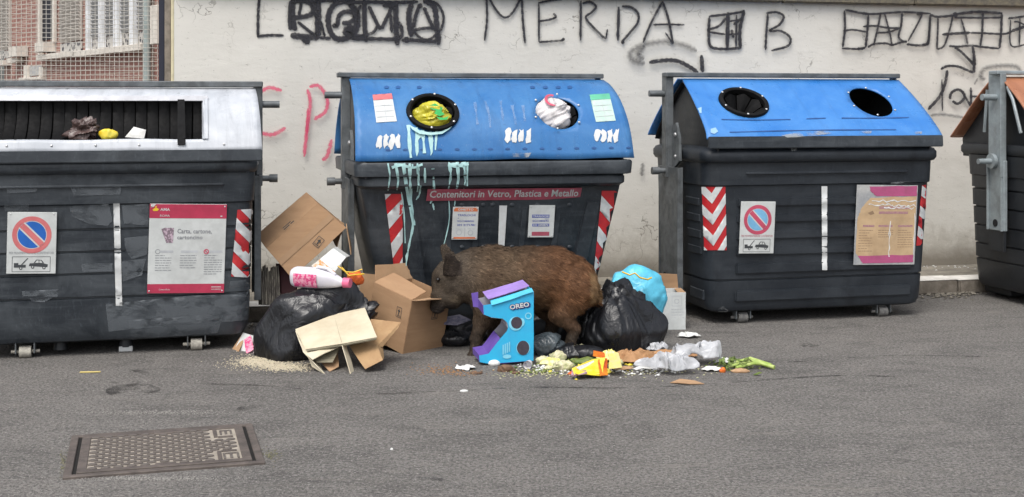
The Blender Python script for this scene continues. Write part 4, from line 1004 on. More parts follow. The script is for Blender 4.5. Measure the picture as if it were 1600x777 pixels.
DR = [([(638, 196), (641, 240), (645, 262)], 6, 3), ([(650, 200), (652, 250), (654, 290)], 5, 3), ([(660, 204), (663, 240), (664, 286)], 5, 2.5), ([(672, 206), (675, 250), (678, 300), (672, 318)], 6, 2), ([(682, 204), (680, 235)], 5, 2),
      ([(606, 256), (609, 275), (606, 298)], 3, 2), ([(618, 256), (622, 280), (620, 296)], 5, 2), ([(630, 256), (634, 285), (640, 320), (645, 350), (640, 378), (636, 400), (632, 436)], 6, 1.6), ([(640, 256), (641, 290), (644, 330), (648, 352)], 5, 2), ([(652, 256), (654, 275), (652, 300)], 4, 2),
      ([(702, 256), (704, 275), (700, 298)], 5, 2), ([(714, 254), (716, 280), (711, 302)], 6, 2), ([(724, 254), (727, 278), (724, 300)], 5, 2), ([(730, 256), (730, 290)], 3, 2), ([(612, 262), (626, 258), (645, 262), (660, 257)], 5, 3), ([(700, 257), (716, 259), (732, 256)], 6, 5),
      ([(657, 290), (655, 304), (650, 312)], 3, 2), ([(700, 298), (702, 340), (695, 376), (690, 390)], 1.8, 1.4), ([(676, 318), (678, 328)], 3, 2), ([(658, 206), (652, 220)], 7, 3), ([(668, 208), (676, 222)], 7, 3), ([(712, 302), (710, 322)], 1.8, 1.2),
      ([(627, 300), (631, 330), (633, 380)], 2, 1.5)]
b2.decal([strip_px(*d) for d in DR], 'mint_paint_drips', M['mint'], .005, 7)
b2.decal([[(655, 120), (700, 120), (700, 126), (652, 125)], [(740, 118), (900, 118), (905, 124), (738, 124)], [(800, 240), (830, 239), (826, 246), (802, 246)]], 'pale_scuff', M['scuff'], .003, 8)

# ================= bright blue flat-lid container, right
b3 = Bin(2.135, 9.83, YAW, 'waste_container', 'black waste container with flat bright blue lid and a torn poster, right of the litter')
P = M['plastic2']
R3 = [(.085, .80, -.42, .42, .06), (.10, .84, -.455, .45, .09), (.14, .86, -.475, .47, .11), (.30, .875, -.485, .48, .12), (1.0, .908, -.525, .50, .12), (1.008, .918, -.54, .51, .12), (1.17, .922, -.55, .52, .12)]
body(b3, P, R3, [.325])
rim(b3, P, [(1.165, .92, -.55, .52, .12), (1.172, .934, -.575, .54, .12), (1.195, .945, -.59, .555, .12), (1.235, .945, -.59, .555, .12), (1.26, .932, -.575, .54, .12), (1.28, .88, -.54, .5, .1), (1.28, .85, -.5, .46, .09), (1.0, .83, -.48, .44, .09)])
def yf3(z): return -.485-(z-.30)/.70*.040
fx0 = b3.hit(1150, 380, 0).x; fx1 = b3.hit(1424, 380, 0).x
ribs(b3, P, fx0, fx1, [(.851, .911), (.733, .795), (.612, .68), (.495, .56), (.365, .444), (.165, .245)], yf3, tz=-.05)
G().box(((fx0+fx1)/2, -.545, 1.09), (fx1-fx0-.1, .03, .036), .014, seg=3).obj('rib', P, b3.root)
for zz in ((.851, .911), (.733, .795), (.612, .68), (.495, .56), (.165, .245)):
    for sx in (-1, 1): G().box((sx*(.872+(zz[0]-.3)*.05+.0), -.26, (zz[0]+zz[1])/2), (.022, .26, zz[1]-zz[0]), .009).obj('side_rib', P, b3.root)
pf3 = [(-.05, 1.775), (-.24, 1.655), (-.42, 1.525), (-.56, 1.405), (-.605, 1.345)]
tmp = lid_panel(b3, M['blue3'], pf3, .90, .935, []); hl = [find_s(b3, pf3, .90, .935, *p) for p in ((1163, 161), (1361, 159))]
bpy.data.objects.remove(tmp); b3.trees.pop()
lid_panel(b3, M['blue3'], pf3, .90, .935, [(hl[0][0], hl[0][1], .172, .150), (hl[1][0], hl[1][1], .172, .150)])
lid_panel(b3, M['blue3'], pf3, .90, .935, [], 'back_lid_panel', side=-1)
lid_panel(b3, M['hole_shade'], [(q[0]+.02, q[1]-.03) for q in pf3], .88, .88, [], 'shade_backing', side=-1)  # added black sheet hides the blue underside so the openings look dark
fr3 = [prof_frame(pf3, .92, x, s_) for x, s_ in hl]
opening(b3, fr3[0], .160, .152); opening(b3, fr3[1], .158, .152, False, False)
for sx in (-1, 1): gable(b3, M['plastic4'], pf3, pf3, sx*.84, 1.75, 1.20)
g = G(); ring = []
g.box((0, -.612, 1.315), (1.86, .016, .085), .006, Matrix.Rotation(R(-4), 3, 'X'), 2); b3.reg(g.obj('lid_lip', M['plastic'], b3.root))
G().box((-.065, -.02, 1.805), (1.94, .10, .035), .006).obj('top_bar', M['steel'], b3.root)
side_frame(b3, M['steel'], -1, .975, 1.815, .17, 1.12); G().box((.88, 0, 1.5), (.02, .08, .58), .004).obj('side_post', M['steel'], b3.root)
for sx in (-.58, .55): caster(b3, sx, -.40, M['wheel_dark'])
chevrons(b3, [(1097, 292), (1133, 292), (1135, 391), (1101, 391)], 3, mid=.42, phase=-.06)
chevrons(b3, [(1014, 292), (1022, 292), (1026, 398), (1020, 398)], 3, v=False)
chevrons(b3, [(1440, 290), (1453, 287), (1443, 383), (1431, 384)], 3, v=False, phase=.0)
b3.decal([[(1283, 291), (1292, 291), (1292, 422), (1284, 422)]], 'white_paint_line', M['whitepaint'], .006, 6)
no_parking(b3, 1181.5, 355, 54, 81, M['parkred'], M['signpale'], M['band'])
m, W, H = b3.frame(1381.5, 351, 95, 124, .020)
pl = G().box((0, 0, 0), (2*W, 2*H, .003), .001).obj('torn_poster', M['film'], b3.root); pl.data.transform(m); z = .0025
def torn(pts, n=5, amp=.006, seed=1):
    r = random.Random(seed); out = []
    for i in range(len(pts)):
        a_, c_ = Vector(pts[i]), Vector(pts[(i+1) % len(pts)])
        for k in range(n): q = a_.lerp(c_, k/n); out.append((q.x+r.uniform(-amp, amp)*(k > 0), q.y+r.uniform(-amp, amp)*(k > 0)))
    return out
g = G(); g.poly2(torn([(-W*.55, H*.68), (-W*.8, H*.45), (-W*.93, H*.2), (-W*.95, -H*.7), (-W*.88, -H*.78), (W*.94, -H*.76), (W*.97, H*.72)], 6, .004), m, z); g.obj('faded_sheet', M['kraftposter'], pl, smooth=False)
g = G(); g.poly2(torn([(-W*.6, H*.96), (W*.97, H*.99), (W*.97, H*.73), (-W*.35, H*.72), (-W*.55, H*.84)], 5, .003), m, z+.0008); g.poly2(torn([(-W*.88, -H*.77), (W*.94, -H*.75), (W*.94, -H*.94), (-W*.7, -H*.96)], 5, .003), m, z+.0008)
g.obj('magenta_band', M['magenta'], pl, smooth=False)
g = G(); g.rect(-W*.75, -H*.05, -W*.38, H*.0, m, z+.0008); g.rect(-W*.25, -H*.05, W*.22, 0, m, z+.0008); g.rect(W*.4, -H*.05, W*.88, 0, m, z+.0008); g.rect(-W*.25, H*.40, W*.75, H*.47, m, z+.0008); g.rect(-W*.25, H*.28, W*.7, H*.34, m, z+.0008); g.obj('heading_bar', mat('purple_brown_print', (.33, .16, .20), (.42, .26, .22), rough=.6, scale=60), pl, smooth=False)
g = G(); dashes(g, m, z+.0008, -W*.88, -W*.42, -H*.14, 9, H*.065, H*.014, 11); dashes(g, m, z+.0008, -W*.25, W*.25, -H*.14, 4, H*.055, H*.014, 12); dashes(g, m, z+.0008, W*.4, W*.88, -H*.14, 8, H*.06, H*.014, 13); g.poly2([(-W*.62, H*.30), (-W*.45, H*.36), (-W*.40, H*.28), (-W*.52, H*.25)], m, z+.0008)
g.obj('small_print', mat('brown_print', (.30, .20, .12), rough=.6), pl, smooth=False)
g = G()
rr = random.Random(9)
for (x0, x1, y) in ((-.5, .95, .62), (-.6, .2, .52), (.2, .95, .50), (-.1, .9, .44)):
    n = 12; A = [(W*(x0+(x1-x0)*k/n), H*(y+rr.uniform(-.03, .03))) for k in range(n+1)]
    g.poly2(A+[(p[0], p[1]-H*rr.uniform(.012, .04)) for p in A[::-1]], m, z+.0014)
for (x, y0, y1) in ((.12, -.8, .1), (.10, -.3, -.1), (.93, -.75, .3)):
    n = 8; A = [(W*(x+rr.uniform(-.015, .015)), H*(y0+(y1-y0)*k/n)) for k in range(n+1)]; g.poly2(A+[(p[0]+W*rr.uniform(.01, .04), p[1]) for p in A[::-1]], m, z+.0014)
g.obj('torn_white_paper', M['tissue'], pl, smooth=False)
b3.decal([[(1122, 482), (1130, 478), (1138, 485), (1136, 492), (1120, 491)], [(1235, 230), (1245, 229), (1244, 236), (1236, 237)], [(1220, 212), (1250, 207), (1290, 205), (1300, 209), (1262, 214), (1230, 215)], [(1340, 206), (1362, 205), (1360, 209), (1342, 209)], [(1428, 207), (1440, 206), (1440, 210), (1430, 210)], [(1380, 286), (1420, 283), (1425, 286), (1384, 289)]], 'pale_scuff', M['scuff'], .004, 6)
b3.decal([[(1110, 202), (1118, 200), (1122, 206), (1116, 210), (1110, 208)], [(1090, 170), (1096, 168), (1096, 178), (1091, 180)]], 'pale_chip', mat('chipped_blue', (.3, .5, .75), rough=.6), .004, 6)
b3.decal([strip_px(p, 1.4, 1.4) for p in ([(1127, 187), (1180, 188), (1235, 187)], [(1260, 186), (1290, 185)], [(1315, 185), (1370, 185), (1420, 184)], [(1140, 207), (1260, 204), (1400, 203)])], 'lid_crease_shade', mat('crease_shade_blue', (.02, .08, .26), rough=.5), .003, 7)  # flat lines that paint the shade of the lid creases

# ================= container with orange brown lid, far right
b4 = Bin(4.79, 10.42, YAW, 'waste_container', 'black waste container with brown orange lid seen from its side at the right edge')
P = M['plastic4']
body(b4, P, R3, [.325, .45, .60, .75, .90])
rim(b4, P, [(1.165, .90, -.55, .52, .12), (1.172, .918, -.575, .56, .06), (1.195, .932, -.59, .575, .06), (1.235, .932, -.59, .575, .06), (1.26, .92, -.575, .56, .06), (1.26, .85, -.5, .46, .06), (1.0, .83, -.48, .44, .06)])
pf4 = [(-.05, 1.80), (-.25, 1.65), (-.45, 1.47), (-.63, 1.31)]
lid_panel(b4, M['orange_lid'], pf4, .96, .97, []); lid_panel(b4, M['orange_lid'], pf4, .96, .97, [], 'back_lid_panel', side=-1)
for sx in (-1, 1): gable(b4, P, pf4, pf4, sx*.86, 1.78, 1.15)
G().box((0, -.02, 1.835), (2.02, .12, .03), .006).obj('top_bar', M['steel_light'], b4.root)
for sx in (-1, 1):
    x = sx*.955
    G().box((x, 0, 1.42), (.03, .20, .82), .006).box((x+sx*.02, -.095, 1.42), (.04, .014, .82), .003).obj('side_post', M['steel_light'], b4.root)
    lo = G().box((x, .0, .86), (.035, .22, .56), .006).box((x+sx*.02, .09, .86), (.03, .014, .56), .003).box((x+sx*.02, -.09, .86), (.03, .014, .56), .003).obj('lower_arm', M['steel_light'], b4.root)
    G().cyl((x+sx*.016, 0, .64), (x+sx*.022, 0, .64), .03).obj('arm_hole', M['hole_shade'], lo)
    G().cyl((x, .0, 1.64), (x+sx*.14, .0, 1.64), .026).obj('lifting_pin', M['steel_light'], b4.root)
    G().cyl((x, .02, 1.13), (x+sx*.16, .02, 1.13), .022).cyl((x+sx*.02, .02, 1.13), (x+sx*.05, .02, 1.13), .06).obj('lifting_pin', M['steel_light'], b4.root)
    G().tube([(x, -.13, 1.72), (x, -.20, 1.62), (x, -.30, 1.36)], .014).obj('brace', M['steel_light'], b4.root); G().tube([(x, .13, 1.70), (x, .17, 1.36)], .014).obj('brace', M['steel_light'], b4.root)
for sx in (-.6, .6): caster(b4, sx, .36, M['wheel_dark']); caster(b4, sx, -.40, M['wheel_dark'])
G().box((-.6, .3, .06), (.3, .35, .07), .01).obj('wheel_block', P, b4.root)
chevrons(b4, [(1501, 252), (1508, 254), (1517, 338), (1509, 338)], 3, v=False, phase=0)
G().slab([(-.955, .10, .42), (-.955, -.10, .42), (-.955, -.10, .95), (-.955, .10, .95)], .02).obj('bracket', P, b4.root)

# ------------------------------------------------------------------ things inside the openings
loc = b1.mw @ Vector((-.32, -.44, 1.47)); blob('rubbish_bag', b1.mw @ Vector((-.145, -.445, 1.43)), [((0, 0, 0), (.13, .07, .075)), ((-.09, 0, -.03), (.08, .05, .04))], 3, M['brownbag'], 5, .04, 13, (1, 0, .3), .02, False); tag(bpy.data.objects['rubbish_bag'], 'brown grey crumpled rubbish bag stuffed in the slot of the white lid', 'rubbish bag')
o = blob('yellow_wrapper', b1.mw @ Vector((.005, -.475, 1.395)), [((0, 0, 0), (.05, .03, .03))], 5, M['snack'], 4, .015, 14, None, 0, False); tag(o, 'small yellow wrapper beside the brown bag in the white lid slot', 'wrapper')
g = G().slab([(-.06, 0, -.02), (.06, 0, -.03), (.07, .01, .025), (-.01, .02, .045)], .003); o = g.obj('paper_scrap', M['tissue'], None, False, b1.mw @ Vector((.16, -.50, 1.40))); tag(o, 'white paper scrap lying at the bottom of the white lid slot', 'paper')
f0 = b2.mw @ fr2[0]; o = blob('rubbish_bag', f0 @ Vector((-.01, .005, -.045)), [((0, 0, 0), (.135, .075, .12))], 7, M['yellowbag'], 5, .022, 9, (1, 0, .2), .012, False); tag(o, 'yellow green carrier bag jammed in the left round opening of the drip-stained blue lid', 'rubbish bag')
g = G(); FM = f0 @ Matrix.Translation((0, .0, .0))
for P7 in ([(-.03, .055), (.01, .07), (.03, .045), (.055, .03), (.04, .0), (.06, -.03), (.02, -.045), (-.01, -.02), (.005, .005), (-.03, .02)], [(.0, -.05), (.05, -.06), (.085, -.045), (.07, -.075), (.02, -.08)]): g.poly2([(p[0], p[1]) for p in P7], FM @ Matrix.Translation((.01, -.02, 0)), .036)
gm = g.obj('green_print', mat('green_bag_print', (.03, .40, .09), rough=.4), None, False)
gm.parent = o; gm.matrix_parent_inverse = Matrix.Translation(-o.location)
f1 = b2.mw @ fr2[1]; o = blob('rubbish_bag', f1 @ Vector((-.035, -.015, .0)), [((0, 0, 0), (.105, .08, .10)), ((.05, .0, -.06), (.07, .06, .06))], 9, M['whitebag'], 5, .02, 9, (1, 0, .5), .012, False); tag(o, 'white carrier bag with red print bulging from the right opening of the curved blue lid', 'rubbish bag')
g = G(); n = 18
A = [(-.055+.05*math.cos(R(60+k*14)), .02+.055*math.sin(R(60+k*14))) for k in range(n)]; B = [(-.055+.03*math.cos(R(60+k*14)), .02+.036*math.sin(R(60+k*14))) for k in range(n)]
for k in range(n-1): g.poly2([A[k], B[k], B[k+1], A[k+1]], f1, .092)
gm = g.obj('red_print', M['parkred'], None, False); gm.parent = o; gm.matrix_parent_inverse = Matrix.Translation(-o.location)

# ------------------------------------------------------------------ mesh fence and the building behind it
fence = empty('mesh_fence', WM @ Vector((wx0-.08, .16, 1.45)), YAW); tag(fence, 'pale square wire mesh fence panel on a low wall at the top left', 'fence')
fl = fence.matrix_basis
g = G(); t = .0026; Lf = 1.75; Hf = 1.3
pitch = .0365
n = int(Lf/pitch)
for i in range(n+1): g.box((-.05-i*pitch, 0, Hf/2), (t*1.5, t, Hf), 0)
for j in range(int(Hf/pitch)+1): g.box((-.05-Lf/2, -.004, j*pitch), (Lf, t, t*1.5), 0)
o = g.obj('wire_mesh', mat('pale_wire', (.55, .52, .46), (.42, .40, .36), rough=.6, scale=20), fence, False); o['kind'] = 'stuff'
G().box((-.018, 0, .65), (.045, .05, 1.34), .004).obj('fence_post', mat('dark_navy_metal', (.016, .018, .035), rough=.5), fence)
G().box((-.9, .0, -.01), (1.8, .04, .03), .004).obj('bottom_rail', mat('dark_navy_rail', (.02, .02, .035), rough=.5), fence)
lw = G().box((-3, 0, -.74), (6, .28, 1.42), .01).obj('low_wall', M['plaster'], None, loc=(0, 0, 0)); lw.matrix_world = fl @ Matrix.Translation((0, 0, 0)); tag(lw, 'low plastered wall under the mesh fence behind the leftmost container', 'wall')
# facade plane
fd = Vector((.675, -1, 0)).normalized(); fn = Vector((-fd.y, fd.x, 0)); fn = -fn if fn.y > 0 else fn
F0 = at(250, 100, 17.0); F0.z = 0
FMX = Matrix.Identity(4)
for i, v in enumerate((fd, Vector((0, 0, 1)), fn)):
    FMX[0][i], FMX[1][i], FMX[2][i] = v
FMX.translation = F0; FI = FMX.inverted()
def fac(px, py):
    O = FI @ Vector((0, 0, CH)); D = FI.to_3x3() @ ray(px, py); t = -O.z/D.z; h = O+D*t; return h.x, h.y
bld = empty('brick_building', F0); bld.matrix_world = FMX @ Matrix.Identity(4); tag(bld, 'red brick apartment building with grey shutters seen through the mesh fence', 'building')
kb = NT('blurred_red_brick'); bt = kb.n('ShaderNodeTexBrick'); kb.set(bt.inputs['Vector'], kb.coord()); bt.inputs['Color1'].default_value = (.30, .145, .115, 1); bt.inputs['Color2'].default_value = (.24, .11, .09, 1); bt.inputs['Mortar'].default_value = (.36, .26, .21, 1)
bt.inputs['Scale'].default_value = 1; bt.inputs['Brick Width'].default_value = .25; bt.inputs['Row Height'].default_value = .075; bt.inputs['Mortar Size'].default_value = .012
kb.P(Base_Color=bt.outputs[0], Roughness=.9); kb.bump(bt.outputs[1], .4, -.01)
G().box((-2.5, 2.5, -.16), (13, 9, .3), 0).obj('wall', kb.m, bld, False)
mwh = mat('white_render_trim', (.66, .62, .55), (.55, .5, .44), rough=.8); mgr = mat('grey_shutter_paint', (.40, .40, .39), (.33, .33, .33), rough=.7); mpale = mat('cream_shutter_paint', (.52, .48, .43), (.45, .41, .37), rough=.7); mdk = mat('window_glass_dark', (.012, .013, .02), rough=.5, spec=.2); mbar = mat('bright_white_frame', (.76, .77, .78), rough=.5)
def fbox(px0, py0, px1, py1, z0, z1, name, m, parent=bld):
    x0, yt = fac(px0, py0); x1, _ = fac(px1, py0); _, yb = fac(px0, py1)
    if x0 > x1: x0, x1 = x1, x0
    o = G().box(((x0+x1)/2, (yt+yb)/2, (z0+z1)/2), (abs(x1-x0), abs(yt-yb), z1-z0), .004).obj(name, m, parent); return o
def louvre(px0, px1, py1, m, z0=.0):
    x0, yb = fac(px0, py1); x1, _ = fac(px1, py1); yt = yb+2.0
    if x0 > x1: x0, x1 = x1, x0
    sh = G().box(((x0+x1)/2, (yt+yb)/2, z0+.015), (x1-x0, yt-yb, .03), .002).obj('shutter', m, bld)
    me = None; ny = int((yt-yb)/.055)
    for k in range(ny):
        if me is None: s_ = G().box((0, 0, 0), (x1-x0-.04, .05, .012), .002, Matrix.Rotation(R(35), 3, 'X')).obj('slat', m, sh); me = s_.data
        else: s_ = link('slat', me, sh)
        s_.location = ((x0+x1)/2, yb+.04+k*.055, z0+.045)
    return sh
mpat = NT('patterned_grille'); vv = mpat.n('ShaderNodeTexVoronoi'); mpat.set(vv.inputs['Vector'], mpat.coord()); vv.inputs['Scale'].default_value = 11
mpat.P(Base_Color=mpat.mix(mpat.ramp(vv.outputs['Distance'], .3, .45), (.03, .03, .04), (.45, .43, .40)), Roughness=.7); mpat = mpat.m
for (p0, p1, py) in ((-30, 17, 84), (96, 129, 67)): louvre(p0, p1, py, mpale)
for i, (p0, p1, py) in enumerate(((147, 164, 61), (169, 186, 56), (193, 212, 52), (219, 236, 48))): louvre(p0, p1, py, mgr)
fbox(68, -60, 88, 64, .0, .03, 'window', mdk); fbox(66, -60, 69, 92, .0, .08, 'window_frame', mwh); fbox(86, -60, 89, 66, .0, .05, 'window_frame', mwh)
for i, (p, pb) in enumerate(((145, 80), (166.5, 79), (190, 76), (215, 73))): fbox(p-1.8-(i > 0), -60, p+1.8+(i > 1)*1.2, pb, .02, .10, 'white_frame_bar', mbar)
fbox(147, 62, 164, 78, 0, .02, 'grille_panel', mpat); fbox(169, 57, 186, 76, 0, .02, 'grille_panel', mpat); fbox(193, 53, 212, 74, 0, .02, 'grille_panel', mpat); fbox(219, 50, 236, 71, 0, .02, 'grille_panel', mpat); fbox(96, 69, 129, 84, 0, .02, 'grille_panel', mpat); fbox(-20, 85, 17, 95, 0, .02, 'grille_panel', mpat)
def sill(p0, y0, p1, y1):
    a_, c_ = fac(p0, y0), fac(p1, y1); x0, x1 = sorted((a_[0], c_[0])); y = (a_[1]+c_[1])/2
    G().box(((x0+x1)/2, y, .07), (x1-x0, .09, .16), .005).obj('sill', mwh, bld)
sill(-20, 104, 17, 97); sill(24, 96, 37, 94); sill(70, 90, 131, 85); sill(128, 86, 236, 73)
fbox(31, 75, 44, 90, 0, .2, 'bracket', mwh); fbox(73, 68, 87, 83, 0, .2, 'bracket', mwh); fbox(42, 103, 48, 124, 0, .06, 'window_frame', mwh); fbox(48, 104, 66, 119, 0, .02, 'window', mgr); fbox(66, 105, 72, 120, 0, .06, 'window_frame', mwh); fbox(38, 122, 72, 126, 0, .1, 'sill', mwh)
x, _ = fac(240, 60); G().cyl((x, -1.6, .09), (x, 6, .09), .055).obj('downpipe', mat('grey_green_pipe', (.30, .35, .34), rough=.5), bld)
fbox(248, 10, 259, 70, 0, .12, 'meter_cabinet', mwh)

# ------------------------------------------------------------------ manhole cover
MT = [ground(107, 681), ground(395, 668), ground(414, 727), ground(105, 749)]
mc = (MT[0]+MT[1]+MT[2]+MT[3])/4; mux = ((MT[1]-MT[0])+(MT[2]-MT[3])).normalized(); myaw = math.atan2(mux.y, mux.x)+R(3.5)
MW = ((MT[1]-MT[0]).length+(MT[2]-MT[3]).length)/2; MH = ((MT[0]-MT[3]).length+(MT[1]-MT[2]).length)/2
mh = empty('manhole_cover', mc, myaw); tag(mh, 'rectangular studded iron manhole cover set in the asphalt at the lower left', 'manhole cover')
g = G(); t = .035
for (cx, cy, sx, sy) in ((0, MH/2-t/2, MW, t), (0, -MH/2+t/2, MW, t), (-MW/2+t/2, 0, t, MH-2*t-.002), (MW/2-t/2, 0, t, MH-2*t-.002)): g.box((cx, cy, .004), (sx, sy, .016), .003)
g.obj('frame', M['iron'], mh)
G().box((0, 0, .002), (MW-2*t, MH-2*t, .002), 0).obj('gap', M['gap'], mh, False)
CW, CHH = MW-2*t-.035, MH-2*t-.012
cv = G().box((0, 0, .005), (CW, CHH, .010), .002).obj('cover_plate', M['irongrime'], mh)
g = G()
for (cx, cy, sx, sy) in ((0, CHH/2-.02, CW, .04), (0, -CHH/2+.02, CW, .04), (-CW/2+.02, 0, .04, CHH-.082), (CW/2-.02, 0, .04, CHH-.082), (CW/2-.135, CHH/2-.115, .018, .15), (CW/2-.135, -CHH/2+.115, .018, .15), (CW/2-.09, -CHH/2+.19, .07, .018), (CW/2-.09, CHH/2-.19, .07, .018)): g.box((cx, cy, .0125), (sx, sy, .006), .002)
g.obj('cover_border', M['iron'], cv)
g = G()
for (dx, dy, lx, ly) in ((-.03, 0, .01, .09), (0, .04, .05, .012), (.0, .0, .012, .08), (.03, 0, .01, .09)): g.box((CW/2-.085+dx, -CHH/2+.105+dy, .0125), (lx, ly, .006), .002); g.box((CW/2-.085+dx*.8, CHH/2-.11+dy*.8, .0125), (lx, ly*.8, .006), .002)
g.obj('raised_mark', M['ironstud'], cv)
for s_ in (-1, 1): G().box((0, s_*(CHH/2-.035), .013), (.09, .05, .008), .003).obj('lifting_lug', M['iron'], cv)
sm = None; px_, py_ = .0555, .033; rr = random.Random(2)
for j in range(int((CHH-.1)/py_)+1):
    for i in range(int((CW-.1)/px_)+1):
        x = -CW/2+.062+i*px_+(px_/2 if j % 2 else 0); y = -CHH/2+.058+j*py_
        if x > CW/2-.05 or (x > CW/2-.16 and abs(y) > CHH/2-.215) or (abs(x) < .06 and abs(y) > CHH/2-.075): continue
        if sm is None:
            g = G(); g.loft([[Vector((k*.021*math.cos(a_), k*.0135*math.sin(a_)*(1-.3*abs(math.cos(a_))), zz)) for a_ in [2*math.pi*q/8 for q in range(8)]] for k, zz in ((1.0, .009), (.98, .0145), (.7, .0175))], False, True); o = g.obj('stud', M['ironstud'], cv); sm = o.data
        else: o = link('stud', sm, cv)
        o.location = (x+rr.uniform(-.001, .001), y, 0)
# asphalt cracks and stains, lying on the road
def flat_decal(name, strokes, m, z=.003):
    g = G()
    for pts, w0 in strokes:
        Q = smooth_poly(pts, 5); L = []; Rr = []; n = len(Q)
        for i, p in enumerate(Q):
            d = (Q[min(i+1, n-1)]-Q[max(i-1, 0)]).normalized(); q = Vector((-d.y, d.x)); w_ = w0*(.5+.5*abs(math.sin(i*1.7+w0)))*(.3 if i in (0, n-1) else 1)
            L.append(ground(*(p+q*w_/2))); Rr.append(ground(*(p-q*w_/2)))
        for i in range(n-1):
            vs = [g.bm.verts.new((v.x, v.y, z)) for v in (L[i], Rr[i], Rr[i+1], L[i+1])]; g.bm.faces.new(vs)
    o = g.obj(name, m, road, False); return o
flat_decal('crack', [([(560, 618), (700, 612), (830, 606), (980, 607), (1120, 600), (1300, 588), (1420, 590)], 2.2), ([(300, 600), (420, 604), (560, 618)], 1.6), ([(1100, 560), (1240, 566), (1400, 556), (1600, 560)], 1.5)], M['tar'])
flat_decal('stain', [([(165, 613), (205, 607), (250, 610)], 16), ([(170, 598), (220, 598)], 5), ([(370, 640), (400, 637)], 7), ([(205, 580), (235, 583)], 5), ([(1250, 540), (1280, 541)], 6), ([(1060, 510), (1080, 512)], 4), ([(640, 745), (700, 752)], 5)], M['tar'], .0045)
